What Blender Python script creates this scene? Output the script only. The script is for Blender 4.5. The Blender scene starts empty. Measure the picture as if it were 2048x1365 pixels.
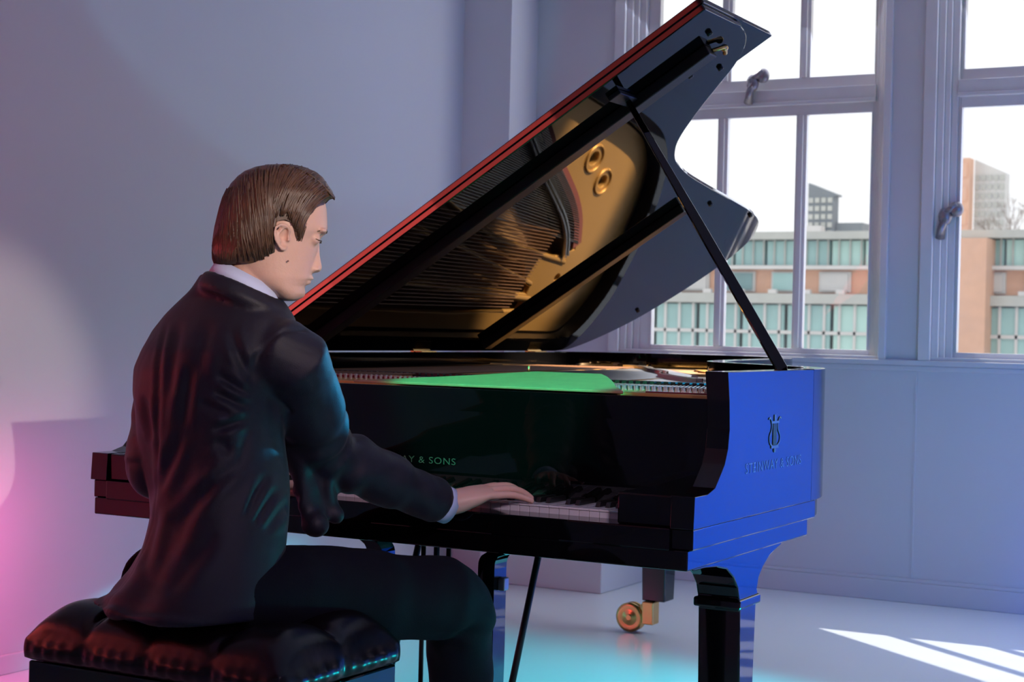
import bpy, bmesh, math, random
from mathutils import Vector, Matrix, noise
random.seed(7)
SC = bpy.context.scene
COL = SC.collection
PI = math.pi

# ---------------------------------------------------------------- helpers
def link(o, parent=None):
    COL.objects.link(o)
    if parent is not None:
        o.parent = parent
    return o

def setp(o, label=None, cat=None, group=None, kind=None):
    if label: o['label'] = label
    if cat: o['category'] = cat
    if group: o['group'] = group
    if kind: o['kind'] = kind
    return o

def empty(name, loc=(0, 0, 0), **k):
    o = bpy.data.objects.new(name, None)
    o.empty_display_size = 0.05
    o.location = loc
    link(o)
    return setp(o, **k)

def mesh_obj(name, verts, faces, mat, parent=None, smooth=False, **k):
    me = bpy.data.meshes.new(name)
    me.from_pydata([tuple(v) for v in verts], [], faces)
    me.validate()
    bm = bmesh.new(); bm.from_mesh(me)
    bmesh.ops.recalc_face_normals(bm, faces=bm.faces)
    bm.to_mesh(me); bm.free()
    return fin(name, me, mat, parent, smooth, **k)

def fin(name, me, mat, parent=None, smooth=False, **k):
    if mat is not None:
        me.materials.clear(); me.materials.append(mat)
    for p in me.polygons: p.use_smooth = smooth
    o = bpy.data.objects.new(name, me)
    link(o)
    if parent is not None:
        o.parent = parent
        o.matrix_parent_inverse = wmat(parent).inverted()
    return setp(o, **k)

def wmat(o):
    """world matrix without waiting for the depsgraph"""
    m = Matrix.Translation(Vector(o.location)) if o.type != 'LIGHT' else o.matrix_basis
    if o.parent is not None: m = wmat(o.parent) @ o.matrix_parent_inverse @ m
    return m

class MB:
    """collects boxes, prisms, tubes into one mesh"""
    def __init__(s): s.v = []; s.f = []
    def add(s, v, f):
        n = len(s.v); s.v += [tuple(a) for a in v]; s.f += [tuple(i + n for i in q) for q in f]; return s
    def box(s, a, b):
        x0, y0, z0 = a; x1, y1, z1 = b
        return s.add([(x0,y0,z0),(x1,y0,z0),(x1,y1,z0),(x0,y1,z0),(x0,y0,z1),(x1,y0,z1),(x1,y1,z1),(x0,y1,z1)],
              [(0,3,2,1),(4,5,6,7),(0,1,5,4),(1,2,6,5),(2,3,7,6),(3,0,4,7)])
    def prism(s, poly, fn, t0, t1):
        """poly in 2D, fn(a, b, t) -> 3D"""
        n = len(poly)
        v = [fn(a, b, t0) for a, b in poly] + [fn(a, b, t1) for a, b in poly]
        f = [tuple(range(n))[::-1], tuple(range(n, 2 * n))] + [(i, (i + 1) % n, n + (i + 1) % n, n + i) for i in range(n)]
        return s.add(v, f)
    def rings(s, rings, cap=True, closed=True):
        n = len(rings[0]); v = [p for r in rings for p in r]; f = []
        m = n if closed else n - 1
        for i in range(len(rings) - 1):
            for j in range(m):
                f.append((i*n+j, i*n+(j+1)%n, (i+1)*n+(j+1)%n, (i+1)*n+j))
        if cap:
            f.append(tuple(range(n))[::-1]); f.append(tuple((len(rings)-1)*n + j for j in range(n)))
        return s.add(v, f)
    def tube(s, pts, rad, n=10, flat=None, up=None):
        """rad: number or list; flat: second radius factor list"""
        pts = [Vector(p) for p in pts]
        if not isinstance(rad, (list, tuple)): rad = [rad] * len(pts)
        if flat is None: flat = 1.0
        if not isinstance(flat, (list, tuple)): flat = [flat] * len(pts)
        rings = []
        upv = Vector(up) if up else Vector((0.03, 0.05, 1))
        for i, p in enumerate(pts):
            t = (pts[min(i+1, len(pts)-1)] - pts[max(i-1, 0)]).normalized()
            a = t.cross(upv)
            if a.length < 1e-3: a = t.cross(Vector((1, 0, 0)))
            a.normalize(); b = t.cross(a).normalized()
            rings.append([p + a*math.cos(2*PI*j/n)*rad[i] + b*math.sin(2*PI*j/n)*rad[i]*flat[i] for j in range(n)])
        return s.rings(rings)
    def ball(s, c, r, nu=14, nv=8, sc=(1,1,1), axes=None):
        c = Vector(c); rings = []
        ax = axes or (Vector((1,0,0)), Vector((0,1,0)), Vector((0,0,1)))
        for i in range(1, nv):
            th = PI*i/nv
            rings.append([c + ax[0]*(r*sc[0]*math.sin(th)*math.cos(2*PI*j/nu)) + ax[1]*(r*sc[1]*math.sin(th)*math.sin(2*PI*j/nu)) + ax[2]*(r*sc[2]*math.cos(th)) for j in range(nu)])
        return s.rings(rings)
    def build(s, name, mat, parent=None, smooth=False, bevel=0, seg=2, **k):
        o = mesh_obj(name, s.v, s.f, mat, parent, smooth, **k)
        if bevel:
            m = o.modifiers.new('b', 'BEVEL'); m.width = bevel; m.segments = seg; m.limit_method = 'ANGLE'; m.angle_limit = 0.6
            m.harden_normals = False
        return o

def box(name, a, b, mat, parent=None, bevel=0, **k):
    return MB().box(a, b).build(name, mat, parent, bevel=bevel, **k)

def bake(o):
    """apply modifiers into the mesh"""
    dg = bpy.context.evaluated_depsgraph_get()
    me = bpy.data.meshes.new_from_object(o.evaluated_get(dg))
    o.modifiers.clear(); o.data = me
    return o

def remeshed(name, mb, voxel, mat, parent=None, smooth_it=6, fac=0.5, disp=None, **k):
    o = mb.build(name, mat, None, True)
    m = o.modifiers.new('r', 'REMESH'); m.mode = 'VOXEL'; m.voxel_size = voxel; m.use_smooth_shade = True
    if smooth_it:
        m2 = o.modifiers.new('s', 'SMOOTH'); m2.iterations = smooth_it; m2.factor = fac
    bpy.context.view_layer.update()
    bake(o)
    if disp:
        nr = [v.normal.copy() for v in o.data.vertices]
        for v, n in zip(o.data.vertices, nr):
            v.co = v.co + disp(v.co.copy(), n)
        o.data.update()
    for p in o.data.polygons: p.use_smooth = True
    o.data.materials.clear(); o.data.materials.append(mat)
    if parent is not None:
        o.parent = parent; o.matrix_parent_inverse = wmat(parent).inverted()
    return setp(o, **k)

def catmull(P, n):
    out = []
    P = [Vector(p) for p in P]
    for i in range(len(P)-1):
        p0 = P[max(i-1,0)]; p1 = P[i]; p2 = P[i+1]; p3 = P[min(i+2,len(P)-1)]
        for j in range(n):
            t = j/n
            out.append(0.5*((2*p1)+(-p0+p2)*t+(2*p0-5*p1+4*p2-p3)*t*t+(-p0+3*p1-3*p2+p3)*t**3))
    out.append(P[-1]); return out

def interp(T, y):
    """T sorted list of tuples (y, a, b ...)"""
    if y <= T[0][0]: return T[0][1:]
    for i in range(len(T)-1):
        if y <= T[i+1][0]:
            t = (y-T[i][0])/(T[i+1][0]-T[i][0])
            t = t*t*(3-2*t)*0.35 + t*0.65
            return tuple(a+(b-a)*t for a, b in zip(T[i][1:], T[i+1][1:]))
    return T[-1][1:]

# ---------------------------------------------------------------- materials
def mat(name, col, rough=0.5, metal=0.0, coat=0.0, ior=1.5, bump=0, bscale=20, var=0, vscale=6, spec=0.5, trans=0, sheen=0, sss=0, coat_r=0.03):
    m = bpy.data.materials.new(name); m.use_nodes = True
    nt = m.node_tree; b = nt.nodes['Principled BSDF']
    b.inputs['Base Color'].default_value = (*col, 1); b.inputs['Roughness'].default_value = rough
    b.inputs['Metallic'].default_value = metal; b.inputs['IOR'].default_value = ior
    b.inputs['Specular IOR Level'].default_value = spec
    b.inputs['Coat Weight'].default_value = coat; b.inputs['Coat Roughness'].default_value = coat_r
    if sheen:
        b.inputs['Sheen Weight'].default_value = sheen; b.inputs['Sheen Roughness'].default_value = 0.4
    if sss:
        b.inputs['Subsurface Weight'].default_value = sss
        b.inputs['Subsurface Radius'].default_value = (0.012, 0.004, 0.002); b.inputs['Subsurface Scale'].default_value = 1
    if var:
        tc = nt.nodes.new('ShaderNodeTexCoord'); n = nt.nodes.new('ShaderNodeTexNoise'); n.inputs['Scale'].default_value = vscale
        n.inputs['Detail'].default_value = 4
        r = nt.nodes.new('ShaderNodeMix'); r.data_type = 'RGBA'
        r.inputs['A'].default_value = (*[c*(1-var) for c in col], 1); r.inputs['B'].default_value = (*[min(1, c*(1+var)) for c in col], 1)
        nt.links.new(tc.outputs['Object'], n.inputs['Vector']); nt.links.new(n.outputs['Fac'], r.inputs['Factor'])
        nt.links.new(r.outputs['Result'], b.inputs['Base Color'])
    if bump:
        tc = nt.nodes.new('ShaderNodeTexCoord'); n = nt.nodes.new('ShaderNodeTexNoise'); n.inputs['Scale'].default_value = bscale
        n.inputs['Detail'].default_value = 5
        bp = nt.nodes.new('ShaderNodeBump'); bp.inputs['Strength'].default_value = bump; bp.inputs['Distance'].default_value = 0.01
        nt.links.new(tc.outputs['Object'], n.inputs['Vector']); nt.links.new(n.outputs['Fac'], bp.inputs['Height'])
        nt.links.new(bp.outputs['Normal'], b.inputs['Normal'])
    return m

M = {}
M['wall'] = mat('wall_paint', (0.635, 0.63, 0.67), 0.55, bump=0.04, bscale=60, var=0.02, vscale=2)
M['ceil'] = mat('ceiling_paint', (0.75, 0.75, 0.77), 0.8)
M['floor'] = mat('floor_paint', (0.76, 0.80, 0.83), 0.24, bump=0.015, bscale=8, var=0.03, vscale=1.3, spec=0.55)
M['frame'] = mat('window_paint', (0.74, 0.72, 0.72), 0.35, bump=0.03, bscale=40, var=0.05, vscale=15)
M['black'] = mat('polished_ebony', (0.0015, 0.0015, 0.002), 0.03, ior=1.46)
M['blackin'] = mat('satin_black', (0.006, 0.005, 0.006), 0.45)
M['gold'] = mat('bronze_plate', (0.52, 0.29, 0.09), 0.42, metal=0.55, bump=0.05, bscale=120, var=0.08, vscale=4)
M['brass'] = mat('brass', (0.72, 0.45, 0.16), 0.25, metal=1.0)
M['felt'] = mat('red_felt', (0.14, 0.006, 0.01), 0.9, sheen=0.3)
M['sound'] = mat('spruce_soundboard', (0.34, 0.20, 0.11), 0.4, var=0.2, vscale=30)
M['steel'] = mat('steel_string', (0.30, 0.28, 0.26), 0.35, metal=1.0)
M['pin'] = mat('nickel_pin', (0.7, 0.68, 0.65), 0.25, metal=1.0)
M['copper'] = mat('copper_string', (0.16, 0.08, 0.045), 0.5, metal=.6)
M['white_key'] = mat('key_ivory', (0.78, 0.76, 0.76), 0.2, coat=0.4)
M['black_key'] = mat('key_ebony', (0.008, 0.008, 0.009), 0.3)
M['damper'] = mat('damper_felt', (0.65, 0.62, 0.58), 0.9)
M['leather'] = mat('bench_leather', (0.004, 0.002, 0.003), 0.26, bump=0.03, bscale=90, ior=1.45, spec=.35)
M['suit'] = mat('suit_wool', (0.0105, 0.0085, 0.017), 0.55, sheen=0.06, bump=0.12, bscale=500, spec=0.35)
M['trouser'] = mat('trouser_wool', (0.0035, 0.003, 0.007), 0.8, spec=0.15, bump=0.15, bscale=500)
M['shirt'] = mat('shirt_cotton', (0.58, 0.64, 0.86), 0.7, bump=0.05, bscale=300)
M['skin'] = mat('skin', (0.74, 0.45, 0.34), 0.45, sss=0.12, bump=0.06, bscale=260, var=0.06, vscale=40)
M['hair'] = mat('brown_hair', (0.10, 0.048, 0.024), 0.42, var=0.8, vscale=60, ior=1.55)
M['brow'] = mat('eyebrow_hair', (0.10, 0.06, 0.04), 0.6)
M['mark'] = mat('inlaid_lettering', (0.17, 0.36, 0.42), 0.3)
M['lett'] = mat('fallboard_lettering', (0.035, 0.045, 0.04), 0.5)
M['mole'] = mat('mole_skin', (0.25, 0.12, 0.09), 0.6)
M['shoe'] = mat('shoe_leather', (0.006, 0.006, 0.006), 0.2)
M['bs'] = mat('brick', (0.74, 0.46, 0.34), 0.9, var=0.1, vscale=3)
M['bteal'] = mat('teal_glazing', (0.36, 0.57, 0.57), 0.35, var=0.25, vscale=0.7)
M['bteald'] = mat('teal_glazing_dark', (0.22, 0.36, 0.38), 0.35, var=0.2, vscale=0.9)
M['bteall'] = mat('teal_glazing_pale', (0.50, 0.74, 0.70), 0.35, var=0.1, vscale=0.9)
M['bgrey'] = mat('concrete_band', (0.52, 0.54, 0.52), 0.9, var=0.1, vscale=2)
M['bgreyd'] = mat('dark_cladding', (0.22, 0.25, 0.28), 0.8, var=0.15, vscale=1)
M['bpale'] = mat('pale_cladding', (0.66, 0.66, 0.66), 0.8, var=0.12, vscale=1)
M['bark'] = mat('bark', (0.30, 0.25, 0.22), 0.9)
M['gravel'] = mat('street_ground', (0.4, 0.4, 0.4), 0.9)
M['iron'] = mat('aged_latch', (0.32, 0.29, 0.31), 0.35, metal=0.7, var=0.3, vscale=60)

def glass_mat():
    m = bpy.data.materials.new('window_glass'); m.use_nodes = True
    nt = m.node_tree; nt.nodes.clear()
    o = nt.nodes.new('ShaderNodeOutputMaterial'); t = nt.nodes.new('ShaderNodeBsdfTransparent'); g = nt.nodes.new('ShaderNodeBsdfGlossy')
    d = nt.nodes.new('ShaderNodeBsdfDiffuse'); d.inputs['Color'].default_value = (0.8, 0.85, 0.85, 1)
    g.inputs['Roughness'].default_value = 0.02
    mx = nt.nodes.new('ShaderNodeMixShader'); mx.inputs[0].default_value = 0.006
    # faint dirt film, a little denser towards the bottom of the pane
    tc = nt.nodes.new('ShaderNodeTexCoord'); n = nt.nodes.new('ShaderNodeTexNoise'); n.inputs['Scale'].default_value = 9; n.inputs['Detail'].default_value = 6
    mp = nt.nodes.new('ShaderNodeMapRange'); mp.inputs['From Min'].default_value = 0.35; mp.inputs['From Max'].default_value = 0.75
    mp.inputs['To Min'].default_value = 0.01; mp.inputs['To Max'].default_value = 0.05
    mx2 = nt.nodes.new('ShaderNodeMixShader')
    nt.links.new(tc.outputs['Object'], n.inputs['Vector']); nt.links.new(n.outputs['Fac'], mp.inputs['Value'])
    nt.links.new(mp.outputs['Result'], mx2.inputs[0])
    nt.links.new(t.outputs[0], mx.inputs[1]); nt.links.new(g.outputs[0], mx.inputs[2])
    nt.links.new(mx.outputs[0], mx2.inputs[1]); nt.links.new(d.outputs[0], mx2.inputs[2])
    nt.links.new(mx2.outputs[0], o.inputs['Surface'])
    return m
M['glass'] = glass_mat()

# ---------------------------------------------------------------- the room
YW = 3.70      # inner face of the window wall
XL = -2.51     # left wall
XR, YF, ZC = 3.6, -5.6, 3.35
ST = dict(kind='structure')
box('floor', (XL-.1, YF-.1, -.1), (XR+.1, YW+.3, 0), M['floor'], **ST)
box('ceiling', (XL-.1, YF-.1, ZC), (XR+.1, YW+.3, ZC+.1), M['ceil'], **ST)
box('wall_left', (XL-.1, YF, 0), (XL, YW+.3, ZC), M['wall'], **ST)
box('wall_right', (XR, YF, 0), (XR+.1, YW+.3, ZC), M['wall'], **ST)
box('wall_front', (XL-.1, YF-.1, 0), (XR+.1, YF, ZC), M['wall'], **ST)
W1 = (-1.952, -.681); W2 = (-.546, .725); W3 = (.86, 2.13); WZ = (1.0, 3.05)
mb = MB()
mb.box((XL, YW, 0), (XR, YW+.13, WZ[0])); mb.box((XL, YW, WZ[1]), (XR, YW+.13, ZC))
xs = [XL, W1[0], W1[1], W2[0], W2[1], W3[0], W3[1], XR]
for i in range(0, 8, 2): mb.box((xs[i], YW, WZ[0]), (xs[i+1], YW+.13, WZ[1]))
mb.build('wall_back', M['wall'], **ST)
# corner pilaster with a splayed side, and the low boxing along the wall
mb = MB(); mb.prism([(XL, 3.295), (-2.273, 3.30), (-2.352, YW), (XL, YW)], lambda a, b, t: (a, b, t), 0, ZC)
mb.build('trim_1', M['wall'], **ST)
MB().box((-2.27, 3.12, 0), (-1.688, YW, .42)).build('trim_2', M['wall'], bevel=.004, **ST)
MB().box((-1.688, YW-.014, 0), (XR, YW, .085)).box((-1.688, YW-.009, .085), (XR, YW, .10)).build('baseboard_back', M['wall'], bevel=.003, **ST)
MB().box((-.556, YW-.003, .10), (-.548, YW, .96)).build('trim_3', M['wall'], **ST)
MB().box((XL, YF, 0), (XL+.012, 3.29, .06)).build('baseboard_left', M['wall'], bevel=.003, **ST)
MB().box((-1.97, YW-.022, .978), (XR, YW, 1.0)).box((-1.96, YW-.012, .955), (XR, YW, .978)).build('trim_4', M['wall'], bevel=.004, **ST)

def window(name, x0, x1, panes, lowz, upz, latch, seed):
    w = empty(name, (x0, YW, WZ[0])); w['kind'] = 'structure'
    f = MB()
    z0, z1 = WZ
    # architrave standing proud, then stepped reveals down to the sashes
    steps = [(0.000, 0.050, YW-.018, YW+.05), (0.050, 0.078, YW+.004, YW+.06), (0.078, 0.100, YW+.022, YW+.10), (0.100, .128, YW+.040, YW+.10)]
    for a, b, ya, yb in steps:
        f.box((x0+a, ya, z0), (x0+b, yb, z1)); f.box((x1-b*.62, ya, z0), (x1-a*.62, yb, z1))
    f.box((x0, YW+.03, z1-.06), (x1, YW+.1, z1)); f.box((x0, YW+.0, z0), (x1, YW+.10, z0+.014))
    f.build('frame', M['frame'], w, bevel=.003)
    sl, sr = x0+.128, x1-.0794
    def sash(nm, za, zb, yb, rail_b, rail_t, inset):
        s = MB()
        ga, gb = sl+.053, sr-.0126
        if len(panes) == 1: ga = sl+.010; gb = sr-.01
        s.box((sl, yb, za), (ga, yb+.035, zb)); s.box((gb, yb, za), (sr, yb+.035, zb))
        s.box((ga, yb, za), (gb, yb+.035, za+rail_b)); s.box((ga, yb, zb-rail_t), (gb, yb+.035, zb))
        s.box((ga, yb-.006, za+rail_b), (ga+.006, yb+.03, zb-rail_t)); s.box((gb-.006, yb-.006, za+rail_b), (gb, yb+.03, zb-rail_t))
        so = s.build(nm, M['frame'], w, bevel=.002)
        g = []
        for mx in panes[1:]:
            MB().box((mx-.024, yb+.004, za+rail_b), (mx+.024, yb+.034, zb-rail_t)).box((mx-.010, yb-.008, za+rail_b), (mx+.010, yb+.006, zb-rail_t)).build('glazing_bar', M['frame'], so, bevel=.002)
        MB().box((ga, yb+.018, za+rail_b), (gb, yb+.021, zb-rail_t)).build('pane', M['glass'], so)
    sash('lower_sash', z0+.014, lowz+.052, YW+.048, .022, .050, 0)
    sash('upper_sash', lowz+.052, z1-.06, YW+.070, upz-(lowz+.052), .05, 0)
    # meeting rail ledge
    MB().box((sl, YW+.020, lowz+.045), (sr, YW+.06, lowz+.060)).box((sl, YW+.030, lowz+.06), (sr, YW+.07, lowz+.115)).build('meeting_rail', M['frame'], w, bevel=.003)
    # latch
    lx, lz = latch
    l = MB(); l.ball((lx, YW+.005, lz+.005), .028, sc=(1, .8, 1.35)); l.ball((lx+.045, YW+.008, lz+.035), .027, sc=(1.1, .8, 1.2)); l.tube([(lx-.02, YW+.01, lz-.08), (lx-.008, YW-.01, lz-.04), (lx, YW+.0, lz)], [.020, .017, .018])
    l.tube([(lx, YW+.0, lz+.02), (lx+.05, YW-.005, lz+.055)], [.014, .011])
    l.build('latch', M['iron'], w, True)
window('window_1', W1[0], W1[1], [0, -1.4475, -1.0875], 2.036, 2.203, (-1.297, 2.175), 1)
window('window_2', W2[0], W2[1], [0], 2.038, 2.201, (-.452, 1.585), 2)
window('window_3', W3[0], W3[1], [0, 1.3, 1.7], 2.036, 2.203, (1.5, 2.175), 3)

# ---------------------------------------------------------------- outside
def long_block():
    r = empty('office_building', (-14, 60, -6), label='long low office block with teal glazing, brick piers and grey roof bands beyond both windows', cat='building')
    y = 60; x0, x1 = -34, 6
    bx = lambda nm, a, b, m, p=r, **k: MB().box(a, b).build(nm, m, p, **k)
    bx('wall', (x0, y+.6, -6), (x1, y+12, 5.0), M['bpale'])
    bx('roof', (x0-.2, y-.3, 5.0), (x1+.2, y+12, 5.3), M['bgrey'])
    # upper glazed storey
    for i, xx in enumerate(frange(x0, x1, 1.36)):
        m = [M['bteal'], M['bteald'], M['bteall']][random.choice([0, 0, 1, 2])]
        bx('window', (xx+.04, y+.3, 3.98), (xx+1.3, y+.5, 4.95), m)
    mm = MB()
    for xx in frange(x0, x1, .45): mm.box((xx-.03, y+.2, 3.95), (xx+.03, y+.3, 5.0))
    mm.build('mullion', M['bgrey'], r)
    bx('ledge', (x0, y-.2, 3.8), (x1, y+.6, 3.95), M['bpale'])
    bx('brick_storey', (x0, y+.35, 2.85), (x1, y+.6, 3.8), M['bs'])
    for i, xx in enumerate(frange(x0+.5, x1, 2.0)):
        fo = bx('window_bay', (xx, y+.22, 2.9), (xx+1.3, y+.35, 3.72), M['bpale'])
        bx('pane', (xx+.1, y+.15, 2.97), (xx+1.2, y+.22, 3.65), [M['bteal'], M['bpale'], M['bteald']][i % 3], fo)
    bx('balcony_band', (x0, y-.4, 2.42), (x1, y+.6, 2.82), M['bgrey'])
    for xx in frange(x0, x1, 1.4): bx('parapet_block', (xx, y-.42, 2.82), (xx+.35, y-.2, 2.98), M['bpale'])
    for i, xx in enumerate(frange(x0, x1, 1.9)):
        bx('lower_window', (xx+.05, y-.1, -1.9), (xx+1.8, y+.0, 2.36), [M['bteal'], M['bteall'], M['bteal'], M['bteald']][random.randrange(4)])
    mm = MB()
    for xx in frange(x0, x1, .62): mm.box((xx-.05, y-.2, -2.2), (xx+.05, y-.1, 2.4))
    mm.box((x0, y-.2, 1.2), (x1, y-.1, 1.34)); mm.box((x0, y-.2, .1), (x1, y-.1, .25))
    mm.build('lower_mullion', M['bpale'], r)
    # brick stair pier seen in the second window
    bx('brick_pier', (-13.96, y-1.2, -6), (-12.62, y+.6, 4.94), M['bs'])
def frange(a, b, s):
    out = []
    while a < b-1e-6: out.append(a); a += s
    return out
long_block()
def tower(name, lab, x0, x1, y, z1, m, dark, nx, nz, z0=-6, wz0=None, extra=None):
    r = empty(name, ((x0+x1)/2, y, z0), label=lab, cat='building')
    MB().box((x0, y, z0), (x1, y+1, z1)).build('wall', m, r)
    wz0 = wz0 or z0+2
    dx = (x1-x0)/nx; dz = (z1-wz0)/nz
    for i in range(nx):
        for j in range(nz):
            MB().box((x0+dx*(i+.15), y-.08, wz0+dz*(j+.2)), (x0+dx*(i+.85), y+.02, wz0+dz*(j+.8))).build('window', dark, r)
    return r
t = tower('tower_block', 'dark grey high-rise with a sloping roof line behind the office block', -30.04, -28.5, 90, 9.4, M['bgreyd'], M['bgrey'], 4, 6, wz0=6.5)
mbp = MB(); mbp.prism([(-30.04, 9.4), (-28.3, 9.4), (-28.3, 9.5), (-30.04, 10.2)], lambda a, b, q: (a, q, b), 90, 91); mbp.build('roof', M['bgreyd'], t)
MB().box((-28.48, 90.5, -6), (-26.9, 92, 7.85)).build('lower_wing', M['bgreyd'], t)
MB().box((-30.2, 89, -6), (-28.9, 89.8, 7.6)).build('roof_plant', M['bpale'], t)
tower('brick_tower', 'tall thin orange brick tower seen through the right-hand window', -21.45, -20.66, 90, 11.4, M['bs'], M['bs'], 1, 4, wz0=6)
t = tower('pale_tower_block', 'pale grey block of flats beside the orange brick tower', -20.6, -18.87, 91, 10.6, M['bpale'], M['bgrey'], 5, 9, wz0=6)
mbp = MB(); mbp.prism([(-20.6, 10.6), (-18.87, 10.6), (-20.6, 11.4)], lambda a, b, q: (a, q, b), 91, 92); mbp.build('roof', M['bpale'], t)
# bare tree
r = empty('bare_tree', (-17.2, 84, -6), label='bare leafless tree rising above the office roof in the right-hand window', cat='tree')
tr = MB()
def branch(p, d, L, rad, n):
    q = p + d*L
    tr.tube([p, p+d*L*.5+Vector((random.uniform(-.05, .05), 0, 0))*L, q], [rad, rad*.8, rad*.6], 5)
    if n == 0: return
    for k in range(3 if n > 1 else 4):
        dd = (d + Vector((random.uniform(-.75, .75), random.uniform(-.4, .4), random.uniform(-.1, .5)))).normalized()
        branch(q, dd, L*random.uniform(.6, .85), rad*.55, n-1)
branch(Vector((-17.2, 84, -6)), Vector((0, 0, 1)), 11.4, .14, 0)
for k in range(5): branch(Vector((-17.2, 84, 4.6+.25*k)), Vector((random.uniform(-.9, .9), 0, 1)).normalized(), 1.0, .06, 4)
tr.build('branches', M['bark'], r)
box('ground', (-60, 4.2, -6.2), (30, 110, -6), M['gravel'], **ST)

# ---------------------------------------------------------------- grand piano
GP = empty('grand_piano', (-.785, 1.3, 0), label='black polished concert grand piano with its lid propped open in front of the window', cat='piano')
W = 1.57; ZT = 1.01
outU = [(1.57,.15),(1.57,.70),(1.562,.80),(1.53,.90),(1.475,.985),(1.40,1.056),(1.311,1.121),(1.231,1.184),(1.168,1.239),(1.119,1.304),(1.073,1.404),(1.035,1.568),(1.005,1.78),(.978,2.0),(.957,2.17),(.935,2.335),(.905,2.477),(.867,2.565),(.795,2.657),(.713,2.705),(.6,2.735),(.454,2.738),(.33,2.722),(.235,2.698),(.141,2.646),(.06,2.575),(.012,2.50),(0,2.42),(0,.15)]
out = [(u-W, y) for u, y in outU]
def offset(poly, d, closed=False):
    """move each vertex inward (left of travel) by d"""
    n = len(poly); res = []
    for i, p in enumerate(poly):
        a = poly[i-1] if (i > 0 or closed) else None; b = poly[(i+1) % n] if (i < n-1 or closed) else None
        ds = []
        if a is not None: ds.append(Vector((p[0]-a[0], p[1]-a[1])).normalized())
        if b is not None: ds.append(Vector((b[0]-p[0], b[1]-p[1])).normalized())
        ns = [Vector((-q.y, q.x)) for q in ds]
        s = sum(ns, Vector((0, 0))); s.normalize()
        k = max(.5, s.dot(ns[0]))
        res.append((p[0]+s.x*d/k, p[1]+s.y*d/k))
    return res
outer = out
def wall_strip(name, poly, d, z0, z1, m, parent, bevel=.003, **k):
    inn = offset(poly, d)
    n = len(poly); v = []; f = []
    for p, q in zip(poly, inn):
        v += [(p[0], p[1], z0), (p[0], p[1], z1), (q[0], q[1], z1), (q[0], q[1], z0)]
    for i in range(n-1):
        for j in range(4): f.append((4*i+j, 4*i+(j+1) % 4, 4*i+4+(j+1) % 4, 4*i+4+j))
    f += [(0, 1, 2, 3), (4*n-4, 4*n-3, 4*n-2, 4*n-1)]
    o = mesh_obj(name, v, f, m, parent, True, **k)
    b = o.modifiers.new('b', 'BEVEL'); b.width = bevel; b.segments = 3; b.limit_method = 'ANGLE'; b.angle_limit = .9
    o.modifiers.new('w', 'WEIGHTED_NORMAL')
    return o
RIM_D = .050
# refine the outline smoothly
def smooth_outline(P, keep=2, n=4):
    c = catmull([(a, b, 0) for a, b in P[1:-1]], n)
    return [P[0]] + [(q.x, q.y) for q in c] + [P[-1]]
outline = smooth_outline(outer)
case = wall_strip('case_rim', [p for p in outline[1:-1]] , RIM_D, .70, ZT, M['black'], GP, bevel=.0012)
# give the rim its straight run up to the arms (side profile is the scroll of the arm)
arm = [(.146,1.009),(.158,.95),(.163,.89),(.156,.85),(.140,.82),(.115,.797),(.09,.775),(.05,.765),(-.016,.765),(-.02,.70),(.75,.70),(.75,1.009)]
for sx in (0, 1):
    x1 = 0 if sx == 0 else -W+.05
    m_ = MB(); pp = arm if True else arm
    yy = [(a if a < .7 else (.70 if sx == 0 else .15+0.0), b) for a, b in arm]
    if sx == 1:
        yy = [(a if a < .7 else 2.42, b) for a, b in arm]
    m_.prism([(a, b) for a, b in yy], lambda a, b, t: (t, a, b), x1-.05, x1)
    m_.build('case_arm', M['black'], GP, bevel=.0012, seg=2)
# stepped keybed mouldings below the case
kb = MB()
kb.box((-W+.004, -.012, .657), (-.004, .745, .6995)); kb.box((-W+.012, -.018, .617), (-.012, .715, .657))
kb.build('keybed', M['black'], GP, bevel=.003, seg=3)
# rear underside: inset belly rail and bottom beams
wall_strip('lower_rim', offset(outline[3:-1], .012), .05, .655, .6995, M['black'], GP)
bmn = MB()
for a, b in (((-1.45, .75), (-.95, 2.45)), ((-.85, .75), (-.95, 2.45)), ((-.25, .75), (-.95, 2.45))):
    d = Vector((b[0]-a[0], b[1]-a[1], 0)).normalized(); nn = Vector((-d.y, d.x, 0))*.035
    A = Vector((*a, 0)); B = Vector((*b, 0))
    bmn.prism([((A+nn).x, (A+nn).y), ((A-nn).x, (A-nn).y), ((B-nn).x, (B-nn).y), ((B+nn).x, (B+nn).y)], lambda p, q, t: (p, q, t), .66, .745)
bmn.build('underside_beams', M['blackin'], GP)
# key slip, key blocks, fallboard
box('key_slip', (-1.52, -.021, .655), (-.05, .035, .700), M['black'], GP, bevel=.003)
for a, b in ((-.1700, -.0505), (-1.5195, -1.400)):
    box('key_block', (a, -.010, .700), (b, .205, .764), M['black'], GP, bevel=.004)
fb = MB(); fb.prism([(.182,.716),(.179,.735),(.1765,.76),(.1755,.80),(.174,.90),(.172,.951),(.235,.951),(.235,.716)], lambda a, b, t: (t, a, b), -1.519, -.0505)
fbo = fb.build('fallboard', M['black'], GP, bevel=.002)
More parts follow.
